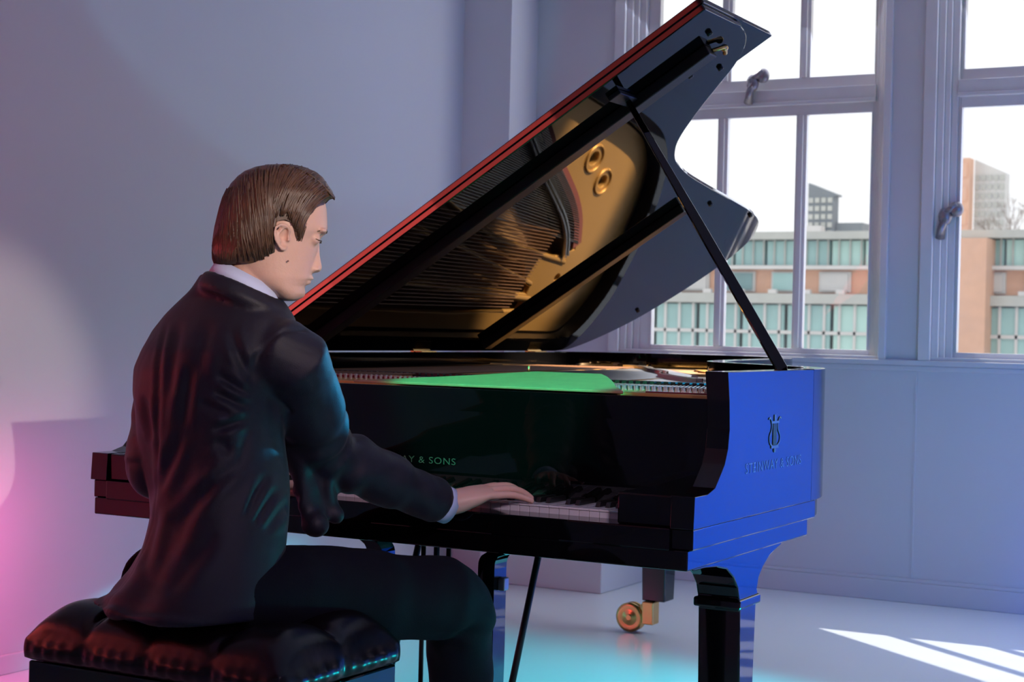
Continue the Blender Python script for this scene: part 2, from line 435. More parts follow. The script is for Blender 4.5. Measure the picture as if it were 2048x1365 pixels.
# keys
kw = 1.225/52; xk0 = -1.3975
wk = MB()
wk.box((0.0006, .060, .6945), (kw-.0006, .178, .716)); wk.box((.0004, .0575, .7125), (kw-.0004, .10, .7165))
k0 = wk.build('white_key', M['white_key'], GP, bevel=.0008)
k0.location = (xk0, 0, 0)
for i in range(1, 52):
    c = k0.copy(); link(c); c.parent = GP; c.matrix_parent_inverse = k0.matrix_parent_inverse; c.location = (xk0+i*kw, 0, 0)
bk = MB(); bk.prism([(.098,.7165),(.176,.7165),(.176,.7275),(.105,.7275)], lambda a, b, t: (t, a, b), -.0052, .0052)
b0 = bk.build('black_key', M['black_key'], GP, bevel=.001); first = True
pat = [0, 2, 3, 5, 6]    # after A(0) C(2) D(3) F(5) G(6)
for i in range(51):
    if i % 7 in (0, 2, 3, 5, 6):
        if first: c = b0; first = False
        else:
            c = b0.copy(); link(c); c.parent = GP; c.matrix_parent_inverse = b0.matrix_parent_inverse
        c.location = (xk0+(i+1)*kw, 0, 0)

# iron plate, soundboard, strings
def plate():
    cu = bpy.data.curves.new('plate', 'CURVE'); cu.dimensions = '2D'; cu.fill_mode = 'BOTH'; cu.extrude = .007; cu.bevel_depth = .004; cu.bevel_resolution = 1
    inner = offset(outline, RIM_D+.006)
    inner = [p for p in inner if p[1] > .30]
    ring = [(-.06, .255)] + inner + [(-1.51, .255)]
    def sp(P):
        s = cu.splines.new('POLY'); s.points.add(len(P)-1); s.use_cyclic_u = True
        for q, p in zip(s.points, P): q.co = (p[0], p[1], 0, 1)
    sp(ring)
    # openings between the struts
    sp([(-1.46,.62),(-1.36,.62),(-1.375,1.2),(-1.40,2.14),(-1.44,2.12),(-1.46,1.7)])
    sp([(-1.33,.62),(-1.10,.62),(-1.245,1.6),(-1.335,2.13),(-1.375,2.13),(-1.345,1.2)])
    sp([(-1.07,.62),(-.86,.62),(-1.195,1.72),(-1.255,2.02),(-1.32,2.07),(-1.225,1.6)])
    sp([(-.83,.62),(-.52,.62),(-.56,1.00),(-.66,1.30),(-.76,1.62),(-.86,1.90),(-.925,2.06),(-.985,2.18),(-1.05,2.27),(-1.12,2.335),(-1.185,2.345),(-1.225,2.20),(-1.17,1.75)])
    sp([(-.49,.62),(-.16,.62),(-.18,.85),(-.30,1.05),(-.42,1.20),(-.52,1.38),(-.60,1.36),(-.54,1.1)])
    for cx_, cy_, rr in ((-.838, 2.185, .030), (-.913, 2.322, .028), (-.40, 1.33, .02), (-1.30, 2.30, .02), (-.70, 1.75, .024)):
        sp([(cx_+rr*math.cos(2*PI*i/24), cy_+rr*1.15*math.sin(2*PI*i/24)) for i in range(24)])
    o = bpy.data.objects.new('tmp', cu); COL.objects.link(o); bpy.context.view_layer.update()
    dg = bpy.context.evaluated_depsgraph_get(); me = bpy.data.meshes.new_from_object(o.evaluated_get(dg))
    bpy.data.objects.remove(o)
    for v in me.vertices: v.co.z += .944
    return fin('iron_plate', me, M['gold'], GP)
pl = plate()
# raised rims around the two large rosettes
for cx_, cy_, rr in ((-.838, 2.185, .050), (-.913, 2.322, .047), (-.70, 1.75, .042)):
    rr_ = MB(); R_ = []
    for i in range(33):
        a = 2*PI*i/32; R_.append((cx_+rr*math.cos(a), cy_+rr*1.12*math.sin(a), .956))
    rr_.tube(R_, .006, 6); rr_.build('rosette', M['gold'], pl, True)
sb = offset(outline, RIM_D+.004); sb = [(-.055, .6)] + [p for p in sb if p[1] > .6] + [(-1.515, .6)]
MB().prism(sb, lambda a, b, t: (a, b, t), .885, .90).build('soundboard', M['sound'], GP)
# plate struts standing above the strings
stt = MB()
for P in ([(-1.345,.55),(-1.36,1.2),(-1.388,2.16)], [(-1.085,.55),(-1.235,1.6),(-1.33,2.12)], [(-.845,.55),(-1.18,1.72),(-1.235,2.30)], [(-.505,.55),(-.57,1.05),(-.63,1.30)]):
    stt.tube([(p[0], p[1], .952) for p in P], .011, 8)
stt.build('strut', M['gold'], pl, True)
# hitch-pin felt following the curve of the plate
cur = [(-.30,.98),(-.44,1.16),(-.56,1.36),(-.66,1.60),(-.76,1.78),(-.845,1.92),(-.915,2.06),(-.985,2.19),(-1.06,2.285),(-1.15,2.355)]
cf = catmull([(a, b, 0) for a, b in cur], 6)
def ribbon(path, off0, off1, z0, z1, m, name, parent):
    v = []; f = []
    for i, p in enumerate(path):
        t = (path[min(i+1, len(path)-1)]-path[max(i-1, 0)]).normalized(); nn = Vector((-t.y, t.x, 0))
        a = p+nn*off0; b = p+nn*off1
        v += [(a.x, a.y, z0), (a.x, a.y, z1), (b.x, b.y, z1), (b.x, b.y, z0)]
    for i in range(len(path)-1):
        for j in range(4): f.append((4*i+j, 4*i+(j+1) % 4, 4*i+4+(j+1) % 4, 4*i+4+j))
    f += [(0,1,2,3), (4*len(path)-4, 4*len(path)-3, 4*len(path)-2, 4*len(path)-1)]
    return mesh_obj(name, v, f, m, parent)
ribbon(cf, .000, .050, .930, .960, M['felt'], 'hitch_pin_felt', GP)
ribbon(cf, .088, .118, .90, .958, M['blackin'], 'bridge', GP)
pins = MB()
for i in range(len(cf)-1):
    for q in (.0, .5):
        p = cf[i].lerp(cf[i+1], q); t = (cf[i+1]-cf[i]).normalized(); nn = Vector((-t.y, t.x, 0))
        for dd in (.094, .110):
            c = p+nn*dd; pins.box((c.x-.004, c.y-.004, .957), (c.x+.004, c.y+.004, .972))
pins.build('bridge_pins', M['pin'], GP, kind='stuff')
# strings fan from the tuning pins to the bridge
st = MB(); cs = MB()
NS = 84
for i in range(NS):
    t = i/(NS-1)
    j = (1-t)*(len(cf)-1); a = cf[min(int(j), len(cf)-2)].lerp(cf[min(int(j), len(cf)-2)+1], j-int(j))
    tdir = (cf[min(int(j)+1, len(cf)-1)]-cf[max(int(j)-1, 0)]).normalized(); nn = Vector((-tdir.y, tdir.x, 0))
    e = a+nn*.02
    s = Vector((-1.02+.86*t, .50, 0))
    st.tube([(s.x, s.y, .958), (e.x, e.y, .961)], .0012, 3)
for i in range(26):
    t = i/25; s = Vector((-1.44+.36*t, .50, 0)); e = Vector((-.93-.34*(1-t)*.9 - .10, 2.02+.12*t, 0)); e.x = -1.12-.30*(1-t)
    cs.tube([(s.x, s.y, .962), (e.x, e.y, .966)], .0022, 4)
st.build('strings', M['steel'], GP, kind='stuff'); cs.build('bass_strings', M['copper'], GP, kind='stuff')
dm = MB()
for i in range(66):
    x = -1.42+i*.0185; dm.box((x, .66+.0008*i, .950), (x+.012, .70+.0008*i, .966))
dm.build('dampers', M['blackin'], GP, kind='stuff')
# tuning pins and red felt at the front of the plate
tp = MB()
for i in range(90):
    for k in range(2):
        x = -1.44+i*.0155; y = .31+.045*k+.06*abs(math.sin(i*.07)); tp.tube([(x, y, .95), (x, y, .966)], .0034, 6)
tp.build('tuning_pins', M['pin'], GP, kind='stuff')
ribbon([Vector((x, .47-.02*math.sin((x+1.4)*4), 0)) for x in [-1.46+.1*i for i in range(14)]], -.014, .014, .95, .962, M['felt'], 'string_felt', GP)
ribbon([Vector((x, .285, 0)) for x in [-.24, -.18, -.12, -.075]], -.012, .012, .95, .958, M['felt'], 'pin_felt', GP)
# music desk folded flat on its shelf
md = MB()
md.prism([(-.95,.185),(-.252,.185),(-.275,.22),(-.31,.27),(-.355,.35),(-.41,.44),(-.455,.50),(-.635,.50),(-.66,.47),(-.74,.37),(-.84,.27),(-.91,.21)],
         lambda a, b, t: (a, b, .9535+(b-.185)*.085+t), 0, .006)
md.build('music_desk', mat('desk_wood', (.30, .20, .11), .45, var=.2, vscale=25), GP, bevel=.0015)
MB().tube([(-.652, .50, .978), (-.652, .50, 1.0)], .003, 6).build('desk_knob', M['brass'], GP, True)

# lid: (u across, y along, n above) -> world
LA = math.radians(32.42)
lu = Vector((math.cos(LA), 0, math.sin(LA))); lnn = Vector((-math.sin(LA), 0, math.cos(LA)))
def LP(u, y, n): return Vector((-W, 0, ZT)) + lu*u + Vector((0, y, 0)) + lnn*n
lidU = [(0,.583),(1.567,.583),(1.567,.82),(1.552,.89),(1.515,.96),(1.455,1.022),(1.40,1.062),(1.311,1.124),(1.231,1.186),(1.168,1.243),(1.121,1.306),(1.075,1.404),(1.037,1.568),(1.007,1.78),(.980,2.0),(.959,2.17),(.937,2.335),(.908,2.477),(.869,2.568),(.797,2.660),(.713,2.708),(.6,2.738),(.454,2.742),(.33,2.726),(.235,2.702),(.141,2.65),(.06,2.58),(.012,2.505),(0,2.42)]
c = catmull([(a, b, 0) for a, b in lidU[2:]], 4)
lidO = lidU[:2] + [(q.x, q.y) for q in c]
lb = MB(); lb.prism(lidO, lambda a, b, t: LP(a, b, t), 0.0005, .018)
lido = lb.build('lid', M['black'], GP, bevel=.003, seg=3)
fl = MB(); fl.prism([(0,.585),(1.572,.585),(1.572,1.058),(0,1.058)], lambda a, b, t: LP(a, b, t), .0185, .036)
fl.build('lid_front_flap', M['black'], lido, bevel=.003, seg=3)
for (u0, u1, ya, yb) in ((.02, 1.478, .765, .815), (.06, .905, 1.775, 1.82)):
    m_ = MB(); m_.prism([(u0, ya), (u1, ya), (u1, yb), (u0, yb)], lambda a, b, t: LP(a, b, t), -.028, .0004)
    m_.build('lid_batten', M['blackin'], lido, bevel=.003)
for u, y in ((1.514,.717),(1.433,.966),(1.377,.88),(.935,1.966),(.922,2.363),(.30,2.60)):
    m_ = MB(); ring_ = lambda rr, n_: [LP(u+rr*math.cos(2*PI*j/12), y+rr*math.sin(2*PI*j/12), n_) for j in range(12)]
    m_.rings([ring_(.008, 0), ring_(.008, -.006), ring_(.005, -.009)]); m_.build('lid_bumper', M['blackin'], lido)
m_ = MB(); m_.tube([LP(1.478,.80,-.012), LP(1.505,.83,-.012), LP(1.49,.85,-.02)], .006, 6); m_.ball(LP(1.50,.835,-.012), .010)
m_.build('lid_hook', M['brass'], lido, True)
m_ = MB(); m_.prism([(1.225,.66),(1.262,.66),(1.262,.765),(1.225,.765)], lambda a, b, t: LP(a, b, t), -.012, 0); m_.build('prop_socket', M['blackin'], lido, bevel=.002)
for y in (1.473, 2.245, .75):
    m_ = MB(); m_.tube([(-W+.002, y-.05, ZT+.001), (-W+.002, y+.05, ZT+.001)], .007, 8); m_.box((-W+.003, y-.045, ZT-.001), (-W+.035, y+.045, ZT+.0015)); m_.build('hinge', M['brass'], GP)
m_ = MB(); A = Vector((-.045, .61, 1.005)); B = LP(1.245, .735, -.014)
d = (B-A).normalized(); e1 = Vector((.96, .28, 0)); e1 = (e1-d*e1.dot(d)).normalized(); e2 = d.cross(e1)
def rect(p, a, b): return [p+e1*a+e2*b, p-e1*a+e2*b, p-e1*a-e2*b, p+e1*a-e2*b]
m_.rings([rect(A, .013, .011), rect(A.lerp(B, .5), .012, .010), rect(B, .007, .007)]); m_.build('lid_prop', M['black'], GP, bevel=.002)

# legs with scroll brackets
prof = [(.03,.617),(.045,.610),(.10,.609),(.17,.603),(.225,.592),(.265,.570),(.290,.545),(.300,.520),(.294,.516),(.294,.500),(.306,.494),(.322,.12),(.388,.12),(.405,.494),(.416,.500),(.416,.520),(.410,.528),(.420,.552),(.445,.572),(.485,.592),(.53,.603),(.565,.610),(.565,.617)]
def caster(c, parent, r=.052, side=1):
    w = MB()
    for k in (-1, 1):
        ring = []
        def rr(rad, xx): return [(c[0]+rad*math.cos(2*PI*j/28), c[1]+xx, r+rad*math.sin(2*PI*j/28)) for j in range(28)]
        y0 = k*.012
        w.rings([rr(r*.80, y0-.010*k), rr(r, y0-.007*k), rr(r, y0+.007*k), rr(r*.82, y0+.011*k), rr(r*.62, y0+.008*k), rr(r*.5, y0+.008*k), rr(r*.34, y0+.013*k)])
    w.build('caster_wheel', M['brass'], parent, True)
    f = MB(); f.box((c[0]+.052*side, c[1]-.028, .034), (c[0]+.085*side+.012, c[1]+.028, .117)); f.tube([(c[0], c[1]-.028, r), (c[0], c[1]+.028, r)], .014, 12); f.tube([(c[0], c[1]-.0, r*1.0), (c[0]+.06*side, c[1], .1)], [.012, .018], 8)
    f.build('caster_fork', M['brass'], parent, bevel=.004)
for xa, xb in ((-.118, -.022), (-1.548, -1.452)):
    m_ = MB(); m_.prism(prof, lambda a, b, t: (t, a, b), xa, xb)
    lg = m_.build('leg', M['black'], GP, bevel=.004, seg=3)
    m_ = MB(); m_.box((xa-.006, .290, .497), (xb+.006, .420, .518)); m_.build('leg_moulding', M['black'], lg, bevel=.005, seg=3)
    caster(((xa+xb)/2-.03, .355, 0), lg)
m_ = MB(); X0, Y0 = -1.145, 2.46
m_.rings([[(X0+sx*a, Y0+sy*a, z) for sx, sy in ((-1,-1),(1,-1),(1,1),(-1,1))] for a, z in ((.044,.118),(.052,.50),(.07,.52),(.07,.54),(.06,.57),(.10,.655))])
lg = m_.build('leg', M['black'], GP, bevel=.004)
caster((X0-.09, Y0-.03, 0), lg, r=.053)

# pedal lyre
ly = MB()
ly.box((-1.03,.29,.585),(-.575,.37,.618))
lyo = ly.build('pedal_lyre', M['black'], GP, bevel=.004)
for s in (-1, 1):
    P = [(-.80+s*.195,.33,.60),(-.80+s*.200,.33,.585),(-.80+s*.178,.33,.568),(-.80+s*.158,.33,.55),(-.80+s*.155,.33,.50),(-.80+s*.155,.33,.30),(-.80+s*.15,.33,.15),(-.80+s*.145,.33,.13)]
    m_ = MB()
    for (x, y, z), (x2, y2, z2) in zip(P[:-1], P[1:]): pass
    rg = []
    for i, p in enumerate(catmull(P, 3)):
        rg.append([(p.x-.022, .300, p.z), (p.x+.022, .300, p.z), (p.x+.022, .358, p.z), (p.x-.022, .358, p.z)])
    m_.rings(rg); m_.build('lyre_pillar', M['black'], lyo, bevel=.003)
m_ = MB()
for x in (-.835, -.80, -.765): m_.tube([(x,.33,.59),(x,.33,.15)], .006, 8)
m_.tube([(-.80,.335,.6),(-.80,.335,.15)], .006, 8)
m_.build('lyre_rods', M['blackin'], lyo, True)
box('pedal_box', (-.96,.27,.06), (-.64,.39,.15), M['black'], lyo, bevel=.006)
for x in (-.88, -.80, -.72):
    m_ = MB(); m_.tube([(x,.27,.075),(x,.20,.07),(x,.14,.058)], [.012,.016,.022], 10, flat=.4); m_.build('pedal', M['brass'], lyo, True)
for x in (-.63, -.97):
    m_ = MB(); m_.tube([(x, .36, .12), (x+.03, .51, .63)], .0085, 8); m_.build('lyre_brace', M['blackin'], lyo, True)
box('lyre_knob', (-.6235,.318,.478), (-.606,.342,.508), M['iron'], lyo, bevel=.003)

# maker's lettering and lyre emblem
def text(name, body, width, h, fn, m, parent, **k):
    cu = bpy.data.curves.new(name, 'FONT'); cu.body = body; cu.size = 1; cu.space_character = 1.12; cu.align_x = 'CENTER'
    o = bpy.data.objects.new('tmp', cu); COL.objects.link(o); bpy.context.view_layer.update()
    dg = bpy.context.evaluated_depsgraph_get(); me = bpy.data.meshes.new_from_object(o.evaluated_get(dg)); bpy.data.objects.remove(o)
    xs_ = [v.co.x for v in me.vertices]; ys_ = [v.co.y for v in me.vertices]
    xa, xb, ya, yb = min(xs_), max(xs_), min(ys_), max(ys_)
    for v in me.vertices:
        a = ((v.co.x-xa)/(xb-xa)-.5)*width; b = ((v.co.y-ya)/(yb-ya)-.5)*h
        v.co = fn(a, b)
    return fin(name, me, m, parent, **k)
text('lettering', 'STEINWAY & SONS', .36, .022, lambda a, b: (.0006, .440+a, .803+b), M['mark'], GP)
text('lettering', 'STEINWAY & SONS', .25, .015, lambda a, b: (-.785+a, .1742, .784+b), M['lett'], fbo)
em = MB(); ex = .0012
for s in (-1, 1):
    P = [(ex, .436+s*.012, .842), (ex, .436+s*.030, .850), (ex, .436+s*.034, .864), (ex, .436+s*.022, .878), (ex, .436+s*.019, .892), (ex, .436+s*.030, .905), (ex, .436+s*.040, .903)]
    em.tube(catmull(P, 4), .0022, 5, flat=.4, up=(1, .01, 0))
em.box((.0004,.414,.838),(.0022,.458,.844)); em.box((.0004,.412,.893),(.0022,.460,.898))
for dy in (-.009,-.003,.003,.009): em.box((.0004,.436+dy-.0008,.842),(.002,.436+dy+.0008,.896))
em.ball((ex,.436,.834),.006,8,6,sc=(.3,1,1)); em.box((.0004,.431,.898),(.002,.441,.912))
em.build('lyre_emblem', M['mark'], GP)

# ---------------------------------------------------------------- bench
BX0, BX1, BY0, BY1 = -1.045, -.450, -.750, -.370
BN = empty('piano_bench', ((BX0+BX1)/2, (BY0+BY1)/2, 0), label='black tufted leather piano bench the man in the suit sits on', cat='bench')
def cushion():
    NX, NY = 4, 2; n = 14
    nx, ny = NX*n, NY*n
    zb, zt = .442, .518
    v = []; f = []
    def lump(a): return abs(math.sin(PI*a))**.42
    for i in range(nx+1):
        for j in range(ny+1):
            a = i/n; b = j/n
            u = i/nx; w = j/ny
            l = (lump(a)*lump(b))
            ed = min(1, min(u, 1-u)*nx/6.0) ; ew = min(1, min(w, 1-w)*ny/6.0)
            e = math.sqrt(max(0, 1-(1-ed)**2))*math.sqrt(max(0, 1-(1-ew)**2))
            # edge lumps keep height along the sides
            lx = lump(a) if (w < .25 or w > .75) else l
            h = zt + .046*e*(.45+.55*max(l, .75*lump(a)*(1 if min(w,1-w) < .22 else 0), .75*lump(b)*(1 if min(u,1-u) < .11 else 0))) - .030*(1-e) - .012*e
            v.append((BX0+(BX1-BX0)*u, BY0+(BY1-BY0)*w, h))
    idx = lambda i, j: i*(ny+1)+j
    for i in range(nx):
        for j in range(ny): f.append((idx(i,j), idx(i+1,j), idx(i+1,j+1), idx(i,j+1)))
    # sides: gathered pleats
    loop = [(i, 0) for i in range(nx)] + [(nx, j) for j in range(ny)] + [(i, ny) for i in range(nx, 0, -1)] + [(0, j) for j in range(ny, 0, -1)]
    prev = [idx(i, j) for i, j in loop]
    L = len(loop)
    for k, t in enumerate((.18, .4, .62, .82, 1.0)):
        cur_ = []
        for q, (i, j) in enumerate(loop):
            x, y, z = v[idx(i, j)]
            nxv = -1 if i == 0 else (1 if i == nx else 0); nyv = -1 if j == 0 else (1 if j == ny else 0)
            al = (i/n) if nyv else (j/n)
            bul = .014*math.sin(PI*min(1, t*1.05))*(.1+.9*lump(al)) + .0028*math.sin(al*PI*2*5)*math.sin(PI*t)
            cur_.append(len(v)); v.append((x+nxv*bul, y+nyv*bul, z+(zb-z)*t))
        for q in range(L): f.append((prev[q], cur_[q], cur_[(q+1) % L], prev[(q+1) % L]))
        prev = cur_
    f.append(tuple(prev))
    o = mesh_obj('cushion', v, f, M['leather'], BN, True)
    o.modifiers.new('s', 'SUBSURF').levels = 1; o.modifiers['s'].render_levels = 1
    for i in range(1, NX):
        for j in range(0, NY+1):
            if j in (0, NY): continue
            m_ = MB(); m_.ball((BX0+(BX1-BX0)*i/NX, BY0+(BY1-BY0)*j/NY, .510), .012, 12, 6, sc=(1,1,.5)); m_.build('button', M['leather'], o, True)
cushion()
MB().box((BX0+.006, BY0+.006, .372), (BX1-.006, BY1-.006, .443)).build('frame', M['black'], BN, bevel=.004)
for x in (BX0+.035, BX1-.035):
    for y in (BY0+.035, BY1-.035):
        m_ = MB(); m_.rings([[(x+a*sx, y+a*sy, z) for sx, sy in ((-1,-1),(1,-1),(1,1),(-1,1))] for a, z in ((.018,0),(.027,.372))]); m_.build('leg', M['black'], BN, bevel=.003)
for x in (BX0-.004, BX1+.004):
    m_ = MB(); m_.tube([(x, (BY0+BY1)/2, .375), (x+(.03 if x > -.8 else -.03), (BY0+BY1)/2, .375)], [.024, .026], 16); m_.build('height_knob', M['black'], BN, True)

# ---------------------------------------------------------------- the pianist
PM = empty('person', (-.77, -.55, 0), label='man in a dark navy suit seated on the bench playing the grand piano', cat='person')
s_ = Vector((.975, -.22, 0)); g_ = Vector((.22, .975, 0))
V = Vector
# joints
SH_M = Vector((-0.79, -0.474, 1.043)); HIP = Vector((-0.77, -0.58, 0.595))
shR = SH_M + s_*.165 + V((0,0,.0)); shL = SH_M - s_*.165
elR = Vector((-0.67, -0.318, 0.832)); wrR = V((-.548, -.050, .713)); 
elL = Vector((-0.92, -0.535, 0.8)); wrL = V((-1.02, -.045, .725))
hipR = HIP + s_*.09 + V((0,0,-.02)); hipL = HIP - s_*.09 + V((0,0,-.02))
knR = Vector((-0.465, -0.14, 0.529)); knL = V((-.97, -.16, .535))
anR = V((-.60, .16, .09)); anL = V((-1.0, .05, .09))

# head built from a profile table (metres in the head frame)
TH = .13
fwd = Vector((.877*math.cos(TH)-.480*math.sin(TH), .480*math.cos(TH)+.877*math.sin(TH), .023)).normalized()
upv = Vector((-.0236, -.0056, .9997))
lat = fwd.cross(upv).normalized()     # his right, towards the camera
HO = Vector((-0.7, -0.469, 1.262)); SQ = .000962
def HP(px, py, l): return HO + fwd*((px-545)*SQ/math.cos(TH)) + upv*((465-py)*SQ) + lat*l
# (row, back, front, halfwidth)
HT = [(342,530,585,.018),(346,512,598,.032),(354,492,612,.045),(366,472,627,.057),(382,458,640,.066),(400,450,648,.071),(420,446,652,.0745),(440,444,653,.0755),(456,443,653.5,.075),(464,443,652,.074),(472,444,644,.073),(480,445,638,.0725),(488,446,636,.072),(500,449,634,.071),(515,455,630,.0695),(530,463,626,.0675),(542,468,623.5,.066),(549,473,621.5,.065),(555,478,621.5,.064),(560,485,619.5,.0625),(564,492,615,.061),(568,500,613.5,.059),(573,511,608.5,.0565),(580,526,608,.052),(588,541,607.5,.0455),(595,551,603,.038),(600,559,596,.029),(603.5,566,588,.016)]
def head_ring(row, grow=0.0, n=48):
    b, fr, w = interp(HT, row)
    if grow: b -= grow/SQ; fr += grow/SQ; w += grow
    c = b+(fr-b)*.46; pts = []
    for j in range(n):
        a = 2*PI*j/n
        ca, sa = math.cos(a), math.sin(a)
        rx = (fr-c) if ca > 0 else (c-b)
        e = 2.0
        if ca > 0: # face: flatter cheeks, narrower front
            k = (abs(ca)**2.0+abs(sa)**2.0)
            x = rx*abs(ca)**.92; yv = w*math.copysign(abs(sa)**.95, sa)
            lower = max(0, min(1, (row-470)/90))
            yv *= 1-.16*lower*(abs(ca)**1.5)
            pts.append((c+x, yv))
        else:
            pts.append((c-rx*abs(ca), w*math.copysign(abs(sa)**.96, sa)))
    return [HP(px, row, l) for px, l in pts]
bd = MB()
rows = []
r_ = 342
while r_ <= 603.5: rows.append(r_); r_ += 2.6
bd.rings([head_ring(q) for q in rows])
# nose
def nring(row, front, hw, base):
    P = []
    for a in range(13):
        t = a/12*PI; P.append(HP(base+(front-base)*math.sin(t)**1.15, row, -hw*math.cos(t)))
    return P
nr = MB()
NT = [(481,637.5,.006,620),(490,638.0,.0075,618),(500,638.2,.009,616),(510,639.0,.0105,614),(520,640.2,.012,612),(527,641.8,.0145,610),(533,642.8,.0165,610),(538,642.4,.0170,610),(542.5,640,.0155,610),(545.5,634,.012,610)]
bd.rings([nring(*q) for q in NT])
for s in (-1, 1):
    bd.ball(HP(630, 539, s*.0115), .0062, 10, 8, sc=(1.3, .8, .8), axes=(fwd, lat, upv))
    bd.ball(HP(643, 463, s*.026), .012, 12, 8, sc=(.75, 1.8, .5), axes=(fwd, lat, upv))     # brow
    bd.ball(HP(627.5, 480, s*.031), .0125, 12, 8, sc=(.9, 1.2, .9), axes=(fwd, lat, upv))     # lidded eye
# lips and chin
bd.tube([HP(611, 558, -.022), HP(618.5, 557, -.012), HP(622.5, 556.5, 0), HP(618.5, 557, .012), HP(611, 558, .022)], [.0022, .0038, .0045, .0038, .0022], 8)
bd.tube([HP(607, 565, -.019), HP(613, 566, -.011), HP(616.5, 566, 0), HP(613, 566, .011), HP(607, 565, .019)], [.0022, .0038, .0046, .0038, .0022], 8)
bd.ball(HP(598, 585, 0), .014, 12, 8, sc=(.85, 1.1, .9), axes=(fwd, lat, upv))
# ears: helix, antihelix, lobe, concha
for s in (-1, 1):
    out_l = .080
    helix = [(a_-3, b_*.90+55, c_-.001) for a_, b_, c_ in [(579, 468, .070), (582, 455, .076), (576, 446, .081), (565, 444, .085), (555.5, 451, .087), (552.5, 463, .087), (555, 477, .085), (561, 489, .081), (567, 497, .077), (573, 498, .073), (576, 491, .070)]]
    bd.tube([HP(a, b, s*(l+.002)) for a, b, l in helix], [.0030,.0032,.0034,.0036,.0036,.0034,.0032,.0034,.0042,.0042,.0030], 8)
    bd.tube([HP(567, 463, s*.080), HP(560, 469, s*.083), HP(558, 479, s*.083), HP(563, 489, s*.080)], [.0028,.0032,.0034,.0030], 8)
    m2 = [HP(a, b, s*(l-.003)) for a, b, l in helix]
    cc = HP(564, 478, s*.0735)
    bd.rings([m2, [p.lerp(cc, .55)-lat*s*.004 for p in m2], [p.lerp(cc, .9)-lat*s*.006 for p in m2], [p.lerp(cc, .9)-lat*s*.014 for p in m2], [p-lat*s*.016 for p in m2]])
    bd.ball(HP(576, 484, s*.073), .005, 8, 6)
# neck
NB = Vector((-0.779, -0.467, 1.131))
nk = [HP(520, 500, 0), HP(513, 530, 0), HP(503, 558, 0), HP(492, 585, 0), HP(480, 620, 0), HP(474, 645, 0)]
bd.tube(nk, [.056,.056,.057,.057,.056,.045], 24)
bd.tube([HP(550, 556, 0), HP(535, 585, 0), HP(512, 620, 0)], [.026, .030, .034], 16)
# slim torso, limbs inside the clothing
def ellring(c, a, b, n=28, sx=s_, sy=g_, k=1.0):
    return [c + sx*(a*math.copysign(abs(math.cos(2*PI*j/n))**k, math.cos(2*PI*j/n))) + sy*(b*math.copysign(abs(math.sin(2*PI*j/n))**k, math.sin(2*PI*j/n))) for j in range(n)]
TC = lambda t: HIP.lerp(SH_M, t)
bd.rings([ellring(TC(t), a, b) for t, a, b in ((-.12,.11,.08),(0,.125,.085),(.2,.11,.08),(.45,.105,.075),(.7,.12,.08),(.9,.125,.07),(1.02,.09,.055),(1.08,.06,.045))])
bd.tube([shR, elR, wrR], [.040,.032,.025], 14); bd.ball(elR, .03)
bd.tube([shL, elL, wrL], [.040,.032,.025], 14); bd.ball(elL, .03)
bd.tube([SH_M+s_*.05, shR], [.05,.045], 14); bd.tube([SH_M-s_*.05, shL], [.05,.045], 14)
bd.tube([hipR, knR, anR], [.07,.05,.033], 16); bd.tube([hipL, knL, anL], [.07,.05,.033], 16)
def hand(wr, tips, side, spread):
    """tips: knuckle/mid/tip chains for index..little, thumb"""
    kn = [V(t[0]) for t in tips[:4]]
    pc = sum(kn, V((0,0,0)))/4
    ax = (pc-wr).normalized()
    acr = (kn[0]-kn[3]).normalized(); nrm = ax.cross(acr).normalized()
    rg = []
    for t, a, b in ((-.15,.025,.024),(0.0,.027,.025),(.3,.034,.026),(.65,.040,.021),(.95,.041,.014),(1.05,.036,.010)):
        c_ = wr.lerp(pc, t); rg.append([c_+acr*(a*math.cos(2*PI*j/20))+nrm*(b*math.sin(2*PI*j/20)) for j in range(20)])
    bd.rings(rg)
    for i, t in enumerate(tips):
        rr = [.0098,.0102,.0098,.0088,.0118][i]
        P = catmull([V(q) for q in t], 4); n = len(P)
        bd.tube(P, [rr*(1.05-.28*k/(n-1)) for k in range(n)], 10); bd.ball(P[-1], rr*.80, 10, 8); bd.ball(P[0], rr*1.1, 10, 8)
pcR = V((-.487, .030, .756))
hand(wrR, [
    [(-.510,.036,.742),(-.500,.075,.747),(-.492,.098,.738),(-.487,.112,.7255)],
    [(-.494,.030,.746),(-.470,.070,.749),(-.458,.096,.739),(-.450,.112,.7255)],
    [(-.478,.018,.743),(-.448,.054,.745),(-.432,.076,.737),(-.422,.092,.7255)],
    [(-.466,.000,.735),(-.438,.026,.736),(-.418,.044,.731),(-.402,.058,.7235)],
    [(-.545,-.015,.722),(-.552,.020,.722),(-.548,.045,.724),(-.540,.068,.7255)]], 1, 0)
mir = lambda q: (-1.545-q[0]+.0, q[1]+.0, q[2])
hand(wrL, [[mir(q) for q in t] for t in [
    [(-.510,.036,.742),(-.500,.075,.747),(-.492,.098,.738),(-.487,.112,.7255)],
    [(-.494,.030,.746),(-.470,.070,.749),(-.458,.096,.739),(-.450,.112,.7255)],
    [(-.478,.018,.743),(-.448,.054,.745),(-.432,.076,.737),(-.422,.092,.7255)],
    [(-.466,.000,.735),(-.438,.026,.736),(-.418,.044,.731),(-.402,.058,.7235)],
    [(-.545,-.015,.722),(-.552,.020,.722),(-.548,.045,.724),(-.540,.068,.7255)]]], -1, 0)
eyeC = HP(633, 478, .030)
